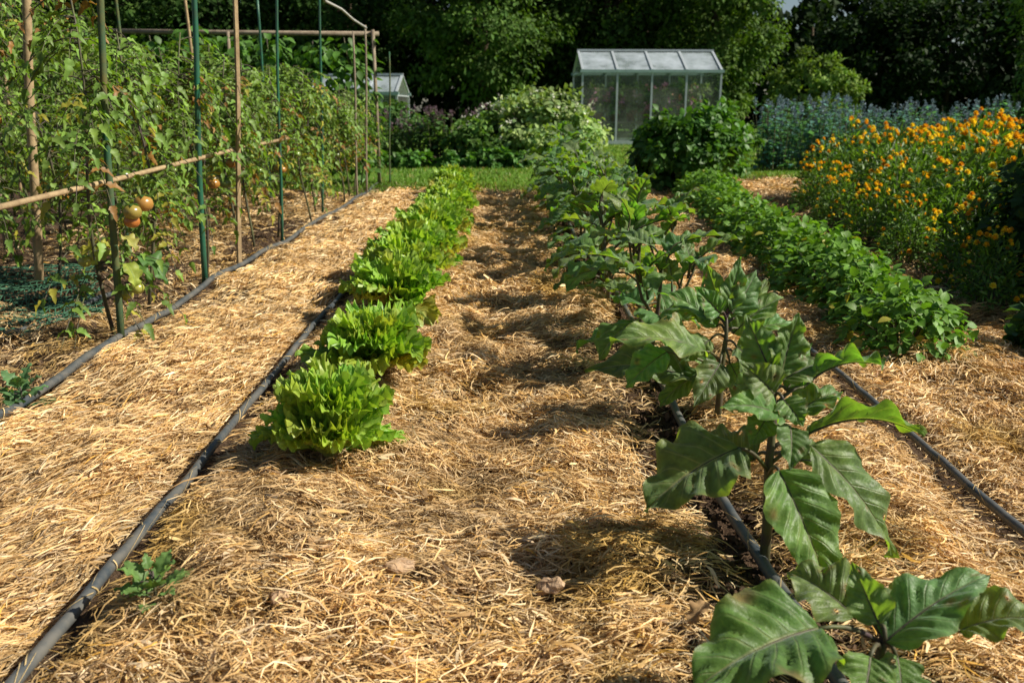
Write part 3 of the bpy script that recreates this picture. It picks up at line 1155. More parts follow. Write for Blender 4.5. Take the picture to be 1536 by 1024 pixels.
lord = ['', '', 'third', 'fourth', 'fifth', 'sixth', 'seventh', 'eighth', 'ninth', 'tenth', 'eleventh', 'twelfth', 'thirteenth',
        'fourteenth', 'fifteenth', 'sixteenth']
LP = [G(500, 698), G(560, 568)]
lp = [(LP[0].x, LP[0].y), (LP[1].x, LP[1].y)]
y = 3.42
while y < 9.2:
    lp.append((-.425 - .009 * (y - 3) + random.uniform(-.02, .02), y))
    y += random.uniform(.42, .50)
lprot = []
for k, (x, y) in enumerate(lp):
    lab = ('frilly green lettuce nearest the camera, whole on the straw' if k == 0 else
           'frilly green lettuce just behind the nearest one beside the hose' if k == 1 else
           'frilly green lettuce, %s in the row from the front' % lord[k])
    loc = (x, y, gzf(x, y))
    if k < 2:
        lprot.append(lettuce(loc, 60 + k, lab, True, .97 + .10 * k, 38))
        q_ = (.84, .98)[k]
        lprot[-1].scale = (q_, q_, (1.12, 1.18)[k])
    elif k < 4:
        lprot.append(lettuce(loc, 60 + k, lab, False, 1.22, 30))
        lprot[-1].scale = (1.12, 1.12, 1.3)
    else:
        if k == 6:
            lprot += [joined(lprot[2], 'leaf'), joined(lprot[3], 'leaf')]
        src = lprot[(2 if k < 6 else 4) + k % 2]
        if k in (6, 7):
            src.location, src.rotation_euler, src['label'] = loc, (0, 0, k), lab
            src.scale = (1.12, 1.12, 1.3)
        else:
            copy_tree(src, loc, random.uniform(0, 6.28), random.uniform(1.05, 1.28), lab, tilt=(random.uniform(-.12, .12), random.uniform(-.12, .12)))


# ------------------------------------------------------------------ low beans on the right
def bean_leaves(n, rx, ry, rz, seed, size=(.030, .052)):
    d = randdir(n)
    d[:, 2] = np.abs(d[:, 2])
    rad = rng.uniform(.45, 1.0, n)[:, None] ** .6
    p = d * rad * np.array((rx, ry, rz))
    p[:, 2] += .03
    D = norm(d * (1, 1, .25) + rng.normal(0, .45, (n, 3)) + np.array((0, 0, -.1)))
    N = norm(np.array((0, 0, 1.0)) + d * .5 + rng.normal(0, .4, (n, 3)))
    s = rng.uniform(*size, n)
    return p, D, N, s


def bean_plant(loc, seed, label, sc=1.0):
    t = thing('bean_plant', label, 'bean plant', loc, 0, 'low green bean plants in a row', sc)
    mb = MB()
    n = 640
    p, D, N, s = bean_leaves(n, .215, .25, .25, seed)
    base = np.array((.115, .25, .038))
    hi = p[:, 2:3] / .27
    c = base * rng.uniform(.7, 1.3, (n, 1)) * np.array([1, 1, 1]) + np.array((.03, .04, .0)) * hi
    yel = rng.random(n) < .025
    c[yel] = (.35, .32, .05)
    scatter(mb, T_OVAL[0], T_OVAL[1], p, D, N, s, c, T_OVAL[2])
    mb.build('foliage', M['bean_leaf'], t)
    mb = MB()
    for q in range(26):
        e = p[rng.integers(n)] * .95
        tube(mb, [(e[0] * .1, e[1] * .1, -.01), (e[0] * .5, e[1] * .5, e[2] * .65), tuple(e)], [.004, .003, .002], 5)
    mb.build('stem', M['stem'], t)
    return t


BA, BB = Vector((1.46, 3.0)), Vector((1.95, 9.0))
bprot = []
yb = 0.0
k = 0
bo = ['nearest', 'second', 'third'] + ordn
while True:
    t = yb / (BB.y - BA.y)
    if t > 1:
        break
    c = BA.lerp(BB, t)
    x, y = c.x - .03 * sin(t * PI) + random.uniform(-.03, .03), c.y
    loc = (x, y, gzf(x, y))
    lab = ('low bushy bean plant at the near end of its row, on the straw' if k == 0 else
           'low bushy bean plant, %s in its row from the front' % bo[k])
    if k < 3:
        bprot.append(bean_plant(loc, k, lab, 1.0))
    else:
        copy_tree(bprot[k % 3], loc, random.uniform(0, 6.28), random.uniform(.84, 1.14), lab)
    yb += random.uniform(.28, .37)
    k += 1


# ------------------------------------------------------------------ tomatoes
def tomato_plant(loc, seed, label, H=1.25, low=.25, fruits=4, dens=1.0, sc=1.0, yellow=.10, wid=1.0):
    r = random.Random(seed)
    t = thing('tomato_plant', label, 'tomato plant', loc, 0, 'tomato plants tied to stakes', sc)
    mb = MB()
    spine = [Vector((.03 * sin(z * 5 + seed), .03 * cos(z * 4 + seed * 2), z)) for z in np.linspace(-.02, H, 9)]
    tube(mb, spine, np.linspace(.008, .003, 9), 6)
    nl = int(125 * dens * H / 1.25)
    P_, D_, N_, S_, C_ = [], [], [], [], []
    clus = [(r.random() ** .8, r.uniform(0, 6.28)) for q in range(9)]
    for i in range(nl):
        f = r.random() ** .8
        a = i * 2.4 + r.uniform(-.5, .5)
        if r.random() < .7:
            f, a = r.choice(clus)
            f = min(1, max(0, f + r.gauss(0, .045)))
            a += r.gauss(0, .9)
        z = low + (H - low) * f
        L = r.uniform(.16, .30) * (1.05 - .35 * f) * wid
        up = r.uniform(-.1, .8)
        o = Vector((.03 * sin(z * 5 + seed), .03 * cos(z * 4 + seed * 2), z))
        dh = Vector((cos(a), sin(a), 0))
        pts = []
        for s in np.linspace(0, 1, 6):
            pts.append(o + dh * (L * s) + Vector((0, 0, L * (up * s - .85 * s * s))))
        tube(mb, pts, np.linspace(.003, .0015, 6), 4, cap=False)
        q = r.random()
        py = yellow * (1.6 - 1.4 * f)
        if q < py * .45:
            col = np.array((.30, .16, .05))            # withered
        elif q < py:
            col = np.array((.33, .31, .045))
        else:
            col = np.array((.13, .235, .045)) * r.uniform(.6, 1.5) + np.array((.05, .04, .0)) * r.random()
        side = Vector((-sin(a), cos(a), 0))
        for s_i in range(2, 6):
            pp = pts[s_i]
            tang = (pts[s_i] - pts[s_i - 1]).normalized()
            for sd in ((-1, 1) if s_i < 5 else (0,)):
                d = tang * (.55 if sd else 1) + side * sd + Vector((0, 0, r.uniform(-.4, .4)))
                P_.append(pp)
                D_.append(d)
                N_.append(Vector((r.uniform(-.7, .7), r.uniform(-.7, .7), 1)) + dh * .3)
                S_.append(r.uniform(.030, .062) * (1.15 if not sd else 1))
                C_.append(col * r.uniform(.85, 1.15))
    mb.build('stem', M['stem'], t)
    mb = MB()
    scatter(mb, T_TOM[0], T_TOM[1], np.array(P_), np.array(D_), np.array(N_), np.array(S_), np.array(C_), T_TOM[2])
    mb.build('foliage', M['tom_leaf'], t)
    for k in range(fruits):
        a = r.uniform(0, 6.28)
        z = r.uniform(low + .1, low + .55)
        fruit(t, Vector((cos(a) * .08, sin(a) * .08, z)), r.uniform(.024, .034),
              r.choice([(.10, .17, .03), (.36, .15, .03), (.32, .2, .04), (.14, .2, .05), (.2, .22, .05)]))
    return t


def fruit(parent, c, rad, colr):
    mb = MB()
    nu, nv = 14, 9
    V, C = [], []
    for j in range(nv):
        ph = PI * j / (nv - 1)
        for i in range(nu):
            th = 2 * PI * i / nu
            rr = rad * (1 + .05 * cos(5 * th)) * sin(ph) ** .9 if 0 < j < nv - 1 else .001
            V.append((c.x + rr * cos(th), c.y + rr * sin(th), c.z + rad * .85 * cos(ph)))
            m = .5 + .5 * cos(ph)
            C.append(np.array(colr) * (1 - .25 * m) + np.array((.2, .22, .04)) * .25 * m)
    F = np.array([(j * nu + i, (j + 1) * nu + i, (j + 1) * nu + (i + 1) % nu, j * nu + (i + 1) % nu) for j in range(nv - 1) for i in range(nu)])
    mb.add(V, F, np.array(C))
    o = mb.build('tomato_fruit', M['fruit'], parent)
    mb = MB()
    for k in range(5):
        a = k * 1.2566
        tv = [(0, 0, 0), (.25, .5, .05), (0, 1, -.2), (-.25, .5, .05)]
        V = [(c.x + rad * .9 * (y * cos(a) - x * sin(a)), c.y + rad * .9 * (y * sin(a) + x * cos(a)), c.z + rad * (.87 + z)) for x, y, z in tv]
        mb.add(V, np.array([(0, 1, 2, 3)]), (.05, .12, .03))
    mb.build('calyx', M['tom_leaf'], o)
    return o


tprot = []
GX = -1.50
rowA = [3.22, 3.8, 4.3, 4.85, 5.4, 5.95, 6.5, 7.05, 7.6, 8.15, 8.7, 9.3, 9.85]
ta = 'staked tomato plant beside the long hose, %s in the front row'
tord = ['first', 'second', 'third'] + ordn
rows = [(-1.52, rowA, 'front row nearest the straw path'),
        (-2.3, list(np.arange(3.9, 10.2, .60)), 'second row behind the front stakes'),
        (-3.1, list(np.arange(5.0, 10.2, .66)), 'third row back from the path'),
        (-3.95, list(np.arange(6.4, 10.2, .7)), 'fourth row back from the path'),
        (-4.85, list(np.arange(7.9, 10.2, .75)), 'last row at the far left')]
cnt = 0
for ri, (x0, ysl, rn) in enumerate(rows):
    for k, y in enumerate(ysl):
        x = x0 + random.uniform(-.06, .06)
        loc = (x, y, gzf(x, y))
        if ri == 0 and k == 0:
            lab = 'tomato plant with yellow lower leaves and ripening fruit, nearest the camera'
            p0 = tomato_plant(loc, 3, lab, 1.28, .22, 0, .6, yellow=.25)
            pt = P(199, 318, y - .10) - Vector(loc)
            fruit(p0, pt, .032, (.30, .22, .05))
            fruit(p0, pt + Vector((.022, .05, .025)), .034, (.42, .20, .05))
            fruit(p0, pt + Vector((-.012, .015, -.035)), .028, (.45, .14, .035))
            for fx, fy, fd in ((206, 432, -.06), (190, 440, -.02), (128, 392, .10), (142, 385, .12)):
                fruit(p0, P(fx, fy, y + fd) - Vector(loc), .026, (.36, .36, .07))
            rr_ = random.Random(4)
            for q, (ax, ay, bx, by, dy, col_) in enumerate([(150, 372, 108, 392, .08, (.42, .40, .05)), (172, 380, 130, 405, -.05, (.34, .36, .05)),
                                                          (188, 395, 207, 445, -.08, (.30, .36, .06)), (185, 355, 210, 385, -.1, (.40, .38, .10)),
                                                          (190, 405, 240, 425, -.02, (.10, .20, .04)), (205, 385, 262, 440, .05, (.09, .19, .05)),
                                                          (165, 372, 140, 360, .1, (.36, .36, .05))]):
                A_, B_ = P(ax, ay, y + dy) - Vector(loc), P(bx, by, y + dy - .04) - Vector(loc)
                L_ = (B_ - A_).length
                Vt, F_, UV_, tip_ = leaf_grid(.7, .42, 18, 10, (.7, .85), .35, .06, 5, .16, 3, 1.3, .13, 900 + q, notch=.06)
                m2 = MB()
                m2.add(place(Vt, tip_, A_, A_.lerp(B_, .75), (.5, -.3, 1)), F_, np.array(col_), UV_)
                tube(m2, arc_pts(Vector((.03 * sin(A_.z * 5 + 3), .03 * cos(A_.z * 4 + 6), A_.z + .02)), A_, .01, 5), .0018, 5, mi=1)
                m2.build('leaf', [M['bean_leaf'], M['stem']], p0)
            continue
        lab = 'staked tomato plant, %s from the camera in the %s' % (tord[k], rn)
        key = (0 if ri == 0 else 1)
        cand = [q for q in tprot if q[0] == key]
        if len(cand) < 4:
            H = 1.2 if ri == 0 else 1.62
            pl = tomato_plant(loc, 200 + cnt, lab, H, .36 if ri == 0 else .30, 3 if ri == 0 else 2, .56 if ri == 0 else .64,
                              yellow=.2 if ri == 0 else .10, wid=1.0 if ri == 0 else 1.2)
            tprot.append((key, pl))
            if ri == 0:
                pl.scale = (1, 1, 1.0 - .02 * (y - 3))
            elif y > (4.7, 6.6, 9.2, 20)[ri - 1]:
                pl.scale = (1, 1, .78)
        else:
            pl = copy_tree(random.choice(cand)[1], loc, random.uniform(0, 6.28), random.uniform(.9, 1.08), lab)
            if ri == 0:
                pl.scale = (1, 1, max(.86, 1.0 - .02 * (y - 3)))
            elif y > (4.7, 6.6, 9.2, 20)[ri - 1]:
                pl.scale = (1, 1, random.uniform(.74, .84))
            else:
                pl.scale = (1, 1, random.uniform(1.08, 1.24))
        cnt += 1


# stakes
def stake(a, b, rad, mat, label, group='stakes along the tomato rows', sq=False):
    a, b = Vector(a), Vector(b)
    mb = MB()
    n = 9
    ph = random.uniform(0, 6)
    pts = [a.lerp(b, t) + Vector((.004 * sin(t * 7 + ph), .004 * cos(t * 6 + ph), 0)) for t in np.linspace(0, 1, n)]
    o = a.copy()
    pts = [p - o for p in pts]
    rr = [rad * (1.06 - .14 * t) for t in np.linspace(0, 1, n)]
    tube(mb, pts, rr, 4 if sq else 9)
    # cane nodes
    ob = mb.build('stake', M[mat], smooth=not sq)
    ob.location = o
    return tag(ob, label, 'stake', group)


def stake_px(bx, by, tx, ty, rad, mat, label, sq=False, ext=1.15):
    b = G(bx, by)
    b.z = gzf(b.x, b.y) - .05
    t = P(tx, ty, b.y)
    t = b + (t - b) * ext
    return stake(b, t, rad, mat, label, sq=sq)


stake_px(180, 518, 149, 0, .0125, 'mossstake', 'mossy greenish stake nearest the camera, planted at the hose')
stake_px(57, 432, 40, 0, .021, 'wood', 'thick pale wooden stake at the far left of the photo')
stake_px(307, 432, 290, 0, .0135, 'greenstake', 'bright green coated stake beside the long hose')
stake_px(359, 404, 353, 0, .014, 'wood', 'square pale wooden stake just right of the bright green one', sq=True)
stake_px(422, 362, 415, 0, .0095, 'greenstake', 'thin green stake beyond the square wooden stake')
stake_px(484, 325, 480, 0, .0095, 'greenstake', 'thin green stake left of the arched twine')
stake_px(536, 300, 530, 48, .010, 'greywood', 'short weathered stake near the crossbar end', ext=1)
stake_px(550, 292, 548, 38, .011, 'greywood', 'weathered stake holding the end of the twine', ext=1)
stake_px(585, 283, 584, 78, .009, 'mossstake', 'thin leafy stake at the end of the tomato row', ext=1)
for (x, y, h, rad, mat, lab) in [(-2.3, 5.3, 1.9, .012, 'mossstake', 'mossy stake in the second tomato row, nearest one'),
                                 (-2.32, 6.9, 1.9, .012, 'wood', 'pale stake in the second tomato row, middle one'),
                                 (-2.28, 8.6, 1.9, .012, 'greenstake', 'green stake in the second tomato row, farthest one'),
                                 (-3.1, 5.4, 2.1, .014, 'greywood', 'grey stake in the third tomato row, nearest one'),
                                 (-3.15, 7.6, 2.0, .013, 'mossstake', 'mossy stake in the third tomato row, farther one'),
                                 (-3.95, 7.2, 2.1, .013, 'wood', 'pale stake in the fourth tomato row')]:
    stake((x, y, -.04), (x + random.uniform(-.06, .06), y, h), rad, mat, lab)
# horizontal cane tied along the front row
mb = MB()
pts = [(-1.50, 2.6, .57), (-1.455, 3.4, .60), (-1.44, 4.0, .622), (-1.44, 4.8, .645), (-1.45, 6.0, .665)]
tube(mb, pts, .0098, 8)
tag(mb.build('support_cane', M['wood']), 'pale horizontal cane tied along the front tomato row', 'cane')
# trellis with crossbar
tr = thing('trellis', 'weathered wooden trellis with long crossbar behind the tomatoes', 'trellis', (-1.42, 10.1, 0))
mb = MB()
tube(mb, [(0, 0, -.05), (.0, 0, .8), (-.01, 0, 1.70)], .02, 8)
mb.build('post', M['greywood'], tr)
mb = MB()
tube(mb, [(-1.6, 0, -.05), (-1.6, 0, 1.68)], .018, 8)
mb.build('post', M['greywood'], tr)
mb = MB()
tube(mb, [(-3.1, .02, -.05), (-3.1, .0, 1.75)], .02, 8)
mb.build('post', M['greywood'], tr)
mb = MB()
tube(mb, [(.05, .04, 1.66), (-1.4, .04, 1.67), (-3.2, .04, 1.69)], .026, 8)
mb.build('crossbar', M['greywood'], tr)


# climbing beans on the trellis
def climber(loc, seed, label):
    t = thing('climbing_bean', label, 'climbing bean', loc, 0, 'climbing beans under the crossbar')
    mb = MB()
    tube(mb, [(.03 * sin(z * 6 + seed), .03 * cos(z * 6), z) for z in np.linspace(0, 1.62, 14)], .006, 5)
    mb.build('stem', M['stem'], t)
    n = 420
    z = rng.uniform(.15, 1.62, n)
    a = rng.uniform(0, 6.28, n)
    rr = rng.uniform(.05, .26, n)
    p = np.stack([rr * np.cos(a) * 1.3, rr * np.sin(a), z], -1)
    D = norm(np.stack([np.cos(a), np.sin(a), rng.uniform(-1.2, .1, n)], -1) + rng.normal(0, .3, (n, 3)))
    N = norm(np.stack([np.cos(a) * .6, np.sin(a) * .6, np.ones(n)], -1) + rng.normal(0, .3, (n, 3)))
    c = np.array((.08, .18, .03)) * rng.uniform(.7, 1.5, (n, 1))
    mb = MB()
    scatter(mb, T_OVAL[0], T_OVAL[1], p, D, N, rng.uniform(.08, .13, n), c, T_OVAL[2])
    mb.build('foliage', M['bean_leaf'], t)
    return t


cl = None
clab = ['climbing bean on the trellis, %s from the right end of the crossbar' % q for q in tord[:8]]
for k, x in enumerate(np.linspace(-1.72, -4.7, 8)):
    if cl is None:
        cl = climber((x, 10.12, 0), 1, clab[k])
    else:
        copy_tree(cl, (x, 10.12 + random.uniform(-.05, .05), 0), random.uniform(0, 6), random.uniform(.92, 1.06), clab[k])
# twine
mb = MB()
pts = [P(470, -30, 7.0), P(488, 2, 7.4), P(512, 14, 8.0), P(530, 30, 8.5), P(549, 42, 9.0)]
tube(mb, pts, .011, 6)
tag(mb.build('twine', M['twine']), 'grey twisted twine sagging between the stake tops', 'twine')
# green netting on the soil
mb = MB()
na, nb = 40, 30
p00, p10, p01, p11 = G(-90, 540), G(158, 478), G(-60, 412), G(140, 405)
grid = [[None] * nb for _ in range(na)]
for i in range(na):
    for j in range(nb):
        u, v = i / (na - 1), j / (nb - 1)
        p = p00.lerp(p10, u).lerp(p01.lerp(p11, u), v)
        p.z = gzf(p.x, p.y) + .028 + .008 * sin(u * 9 + v * 7) + .006 * sin(v * 15)
        grid[i][j] = p + Vector((random.uniform(-.02, .02), random.uniform(-.02, .02), 0))
for i in range(na):
    tube(mb, grid[i], .0028, 4)
for j in range(nb):
    tube(mb, [grid[i][j] for i in range(na)], .0035, 4)
tag(mb.build('garden_net', M['cord']), 'crumpled green garden net lying on soil under the tomatoes', 'net')


# ------------------------------------------------------------------ marigolds
def marigold(loc, seed, label, H=.72, wid=.33, nf=38, fcol=((1.0, .74, .03), (1.0, .82, .07), (.97, .60, .02), (1.0, .76, .04), (.85, .44, .02))):
    r = random.Random(seed)
    t = thing('marigold', label, 'marigold', loc, 0, 'orange marigolds in a dense bed')
    n = 950
    d = randdir(n)
    d[:, 2] = np.abs(d[:, 2])
    p = d * (rng.uniform(.25, 1, n)[:, None] ** .5) * np.array((wid, wid, H))
    D = norm(d + rng.normal(0, .6, (n, 3)))
    N = norm(np.array((0, 0, 1.0)) + rng.normal(0, .6, (n, 3)))
    c = np.array((.10, .19, .032)) * rng.uniform(.6, 1.5, (n, 1))
    mb = MB()
    scatter(mb, T_BLADE[0] * np.array((1.6, 1, 1)), T_BLADE[1], p, D, N, rng.uniform(.05, .09, n), c, T_BLADE[2])
    mb.build('foliage', M['tom_leaf'], t)
    mb = MB()
    for k in range(18):
        e = p[rng.integers(n)] * .9
        tube(mb, [(e[0] * .15, e[1] * .15, 0), (e[0] * .6, e[1] * .6, e[2] * .6), tuple(e)], [.005, .004, .002], 4)
    mb.build('stem', M['stem'], t)
    for k in range(nf):
        a = r.uniform(0, 6.28)
        el = r.uniform(.05, 1.0) ** .9 * 1.45
        dd = Vector((cos(a) * cos(el), sin(a) * cos(el), sin(el)))
        c0 = Vector((dd.x * wid, dd.y * wid, dd.z * H)) * r.uniform(.96, 1.09)
        col = np.array(r.choice(fcol))
        rad = r.uniform(.018, .032)
        nh = (dd * .5 + Vector((0, 0, 1)) + Vector((r.uniform(-.4, .4), r.uniform(-.4, .4), 0))).normalized()
        mbf = MB()
        m = 26
        ring = np.arange(m)
        aa = ring * 2.39996
        fr = (ring + .5) / m
        xax = Vector(nh).orthogonal().normalized()
        yax = Vector(nh).cross(xax)
        X, Y, Z = (np.array(tuple(q)) for q in (xax, yax, nh))
        rd = np.cos(aa)[:, None] * X + np.sin(aa)[:, None] * Y
        el2 = (1.35 - 1.35 * fr)[:, None]
        D = rd * np.cos(el2) + Z * np.sin(el2)
        NN = -rd * np.sin(el2) + Z * np.cos(el2)
        pp = np.array(tuple(c0)) + D * 0 + Z * (.25 * rad * (1 - fr))[:, None]
        scatter(mbf, np.array([(-.12, 0, 0), (.12, 0, 0), (.34, .75, .05), (.12, 1, -.03), (-.12, .95, -.03), (-.34, .75, .05)]),
                np.array([(0, 1, 2, 5), (5, 2, 3, 4)]), pp, D, NN, np.full(m, rad), col * np.linspace(.9, 1.1, m)[:, None])
        mbf.build('flower', M['petal'], t)
    return t


def bed_left(y):
    return 1.80 + .135 * (y - 3)


mpos = []
for i in range(900):
    y = random.uniform(3.55, 8.4)
    x = random.uniform(bed_left(y) + .12, 3.7 + .12 * y)
    if x > .60 * y + .35:
        continue
    if all((x - a) ** 2 + (y - b) ** 2 > .40 ** 2 for a, b in mpos):
        mpos.append((x, y))
mpos.sort(key=lambda q: q[1])
mpos = mpos[:42]
mprot = []
looks = ['dense clump of orange marigolds', 'marigold plant with amber flower heads', 'bushy marigold with orange and yellow heads']
for k, (x, y) in enumerate(mpos):
    loc = (x, y, 0)
    sc_ = random.uniform(.95, 1.08) * (.45 + .53 * float(ss(0, .90, x - bed_left(y))))
    lab = '%s, %s nearest in the bed' % (looks[k % 3], (tord + ['21st', '22nd', '23rd', '24th', '25th', '26th', '27th', '28th', '29th', '30th', '31st', '32nd', '33rd'] + ['%dth' % q for q in range(34, 50)])[k])
    if k < 3:
        mprot.append(marigold(loc, k + 5, lab))
        mprot[-1].scale = (sc_,) * 3
    else:
        copy_tree(mprot[k % 3], loc, random.uniform(0, 6.28), sc_, lab)


# ------------------------------------------------------------------ shrubs and trees
def crown_points(ncl, per, rad, zc, clr=.28, shell=.55, flat=.7, seed=0):
    r = np.random.default_rng(seed)
    d = norm(r.normal(size=(ncl, 3)))
    rr = (shell + (1 - shell) * r.random(ncl) ** .6)
    cc = d * rr[:, None] * np.array(rad) * r.uniform(.82, 1.12, (ncl, 1))
    cr = clr * np.mean(rad) * r.uniform(.6, 1.3, ncl)
    idx = np.repeat(np.arange(ncl), per)
    off = r.normal(size=(ncl * per, 3))
    off = norm(off) * (r.random((ncl * per, 1)) ** .5) * np.array((1, 1, flat))
    p = cc[idx] + off * cr[idx][:, None]
    out = norm(p / np.array(rad) + off * .6)
    p[:, 2] += zc
    return p, out, idx, off


def foliage(name, parent, ncl, per, rad, zc, size, colr, mat='tree_leaf', clr=.28, shell=.55, seed=0, tpl=None, floor=.02, hue=.25, flat=.7):
    p, out, idx, off = crown_points(ncl, per, rad, zc, clr, shell, flat, seed)
    ok = p[:, 2] > floor
    p, out, idx, off = p[ok], out[ok], idx[ok], off[ok]
    n = len(p)
    r = np.random.default_rng(seed + 1)
    D = norm(out * .6 + r.normal(0, .6, (n, 3)) + np.array((0, 0, -.25)))
    N = norm(np.array((0, 0, 1.0)) + out * .7 + r.normal(0, .45, (n, 3)))
    kc = r.uniform(.75, 1.25, ncl)[idx][:, None]
    c = np.array(colr) * kc * r.uniform(.7, 1.35, (n, 1)) * (1 + hue * (r.random((n, 1)) - .5) * np.array([1.2, .2, -.4]))
    mb = MB()
    tv, tf, tu = tpl or (T_LEAF, T_LEAF_F, T_LEAF_UV)
    scatter(mb, tv, tf, p, D, N, r.uniform(.65, 1.3, n) * size, c, tu)
    return mb.build(name, M[mat], parent)


def shrub(label, loc, rad, ncl, per, size, colr, seed, mat='tree_leaf', tpl=None, flowers=None, cat='shrub', name='shrub', group=None, clr=.3, zc=None, shell=.5):
    t = thing(name, label, cat, loc, 0, group)
    foliage('foliage', t, ncl, per, rad, rad[2] * .9 if zc is None else zc, size, colr, mat, clr, shell, seed, tpl)
    mb = MB()
    r = random.Random(seed)
    for k in range(9):
        a = r.uniform(0, 6.28)
        e = Vector((cos(a) * rad[0] * .7, sin(a) * rad[1] * .7, rad[2] * r.uniform(.8, 1.5)))
        tube(mb, [Vector((cos(a) * .05, sin(a) * .05, -.05)), e * .5 + Vector((0, 0, .08)), e], [.02, .014, .006], 5)
    mb.build('branches', M['bark'], t)
    if flowers:
        fn, fs, fc = flowers
        mb = MB()
        d = randdir(fn)
        d[:, 2] = np.abs(d[:, 2]) * .9 + .1
        p = d * np.array(rad) * rng.uniform(.95, 1.1, (fn, 1))
        p[:, 2] += rad[2] * .9
        for q in range(6):
            D = randdir(fn)
            D[:, 2] = np.abs(D[:, 2])
            scatter(mb, T_LEAF, T_LEAF_F, p + rng.normal(0, fs * .4, (fn, 3)), D, randdir(fn), rng.uniform(.7, 1.3, fn) * fs,
                    np.array(fc) * rng.uniform(.8, 1.1, (fn, 1)))
        mb.build('blossom', M['petal'], t)
    return t


# white flowering bush behind the lettuce, dark bush before the greenhouse, and their neighbours
shrub('broad light green bush with white blossoms behind the lettuce row', (.62, 14.3, 0), (1.0, .8, .58), 110, 70, .09, (.26, .36, .13), 301,
      flowers=(50, .05, (.85, .85, .74)), tpl=T_OVAL)
shrub('light green bush at the left of the white flowering bush', (-.25, 14.0, 0), (.60, .6, .42), 60, 50, .08, (.12, .22, .05), 302,
      flowers=(14, .04, (.7, .68, .6)), tpl=T_OVAL)
shrub('dense dark green bush with rounded top in front of the greenhouse', (1.95, 9.35, 0), (.60, .55, .45), 95, 60, .075, (.07, .17, .028), 303, mat='bean_leaf', tpl=T_OVAL)
shrub('green leafy bush just right of the dense dark bush', (2.75, 11.6, 0), (.5, .5, .48), 60, 60, .085, (.09, .20, .035), 304, mat='bean_leaf', tpl=T_OVAL)
shrub('dark leafy shrub at the right edge beside the marigolds', (2.72, 3.75, 0), (.46, .55, .47), 120, 80, .05, (.03, .065, .018), 305, tpl=T_OVAL)
shrub('small leafy weed clump in shade below the right edge shrub', (1.93, 2.85, 0), (.16, .2, .13), 16, 24, .05, (.045, .11, .025), 306, mat='bean_leaf', tpl=T_OVAL)
shrub('green border shrub before the small greenhouse', (-2.0, 15.3, 0), (.62, .4, .58), 60, 60, .08, (.085, .17, .045), 309, tpl=T_OVAL)
# round shrub far right
shrub('rounded green shrub standing before the black hedge', (9.0, 26.0, 0), (1.3, 1.2, 1.25), 150, 80, .14, (.16, .25, .055), 307, shell=.75, clr=.2)


# perennials
def perennial(loc, seed, label, H, wid, ns, leafc, flc, group, name='perennial', cat='perennial', lw=.09):
    t = thing(name, label, cat, loc, 0, group)
    mb = MB()
    mf = MB()
    ml = MB()
    r = random.Random(seed)
    P_, D_, N_, S_, C_ = [], [], [], [], []
    Pf = []
    for k in range(ns):
        a, q = r.uniform(0, 6.28), r.random() ** .6
        b = Vector((cos(a) * wid * q * .6, sin(a) * wid * q * .6, 0))
        tp = Vector((cos(a) * wid * q, sin(a) * wid * q, H * r.uniform(.65, 1.08)))
        tube(mb, [b, b.lerp(tp, .5) + Vector((0, 0, .03)), tp], [.006, .005, .003], 4, cap=False)
        for j in range(16):
            f = r.uniform(.08, .95)
            o = b.lerp(tp, f)
            aa = r.uniform(0, 6.28)
            P_.append(o)
            D_.append((cos(aa), sin(aa), r.uniform(-.2, .9)))
            N_.append((r.uniform(-.3, .3), r.uniform(-.3, .3), 1))
            S_.append(lw * r.uniform(.7, 1.4) * (1.2 - .5 * f))
            C_.append(np.array(leafc) * r.uniform(.65, 1.4))
        Pf.append([])
        for j in range(17):
            Pf[-1].append(tp + Vector((r.uniform(-.012, .012), r.uniform(-.012, .012), r.uniform(-.075, .03))))
    mb.build('stem', M['stem'], t)
    scatter(ml, T_OVAL[0], T_OVAL[1], np.array(P_), np.array(D_), np.array(N_), np.array(S_), np.array(C_), T_OVAL[2])
    ml.build('foliage', M['tom_leaf'], t)
    for sp_ in Pf[:12]:
        q = np.array(sp_)
        n = len(q)
        D = randdir(n)
        D[:, 2] = np.abs(D[:, 2])
        mf = MB()
        scatter(mf, T_LEAF, T_LEAF_F, q, D, randdir(n), rng.uniform(.035, .05, n), np.array(flc) * rng.uniform(.7, 1.2, (n, 1)))
        mf.build('flower_spike', M['petal'], t)
    return t


gp = 'blue-green flowering perennials behind the marigolds'
pp_ = []
bl = ['front', 'second', 'third', 'fourth', 'fifth', 'sixth', 'seventh', 'eighth', 'ninth', 'tenth', 'eleventh', 'twelfth', 'thirteenth', 'fourteenth', 'fifteenth', 'sixteenth']
pos_bl = []
for (y, x0, x1, st) in ((12.4, 3.9, 5.6, .55), (13.4, 4.2, 7.2, .6), (14.6, 4.7, 8.6, .65), (15.8, 5.4, 9.6, .7)):
    for x in np.arange(x0, x1, st):
        pos_bl.append((float(x) + random.uniform(-.1, .1), y + random.uniform(-.2, .2)))
pos_bl.sort()
for k, (x, y) in enumerate(pos_bl):
    lab = 'blue-green perennial with faint lilac spikes, %s from the left behind the marigolds' % (tord + ['21st', '22nd', '23rd', '24th', '25th', '26th', '27th', '28th', '29th'])[k]
    if len(pp_) < 3:
        pp_.append(perennial((x, y, 0), 400 + k, lab, .92, .36, 26, (.11, .25, .205), (.17, .24, .30), gp))
    else:
        copy_tree(pp_[k % 3], (x, y, 0), random.uniform(0, 6), random.uniform(.82, 1.15), lab)
gp = 'purple flowering perennials along the far border'
pq = []
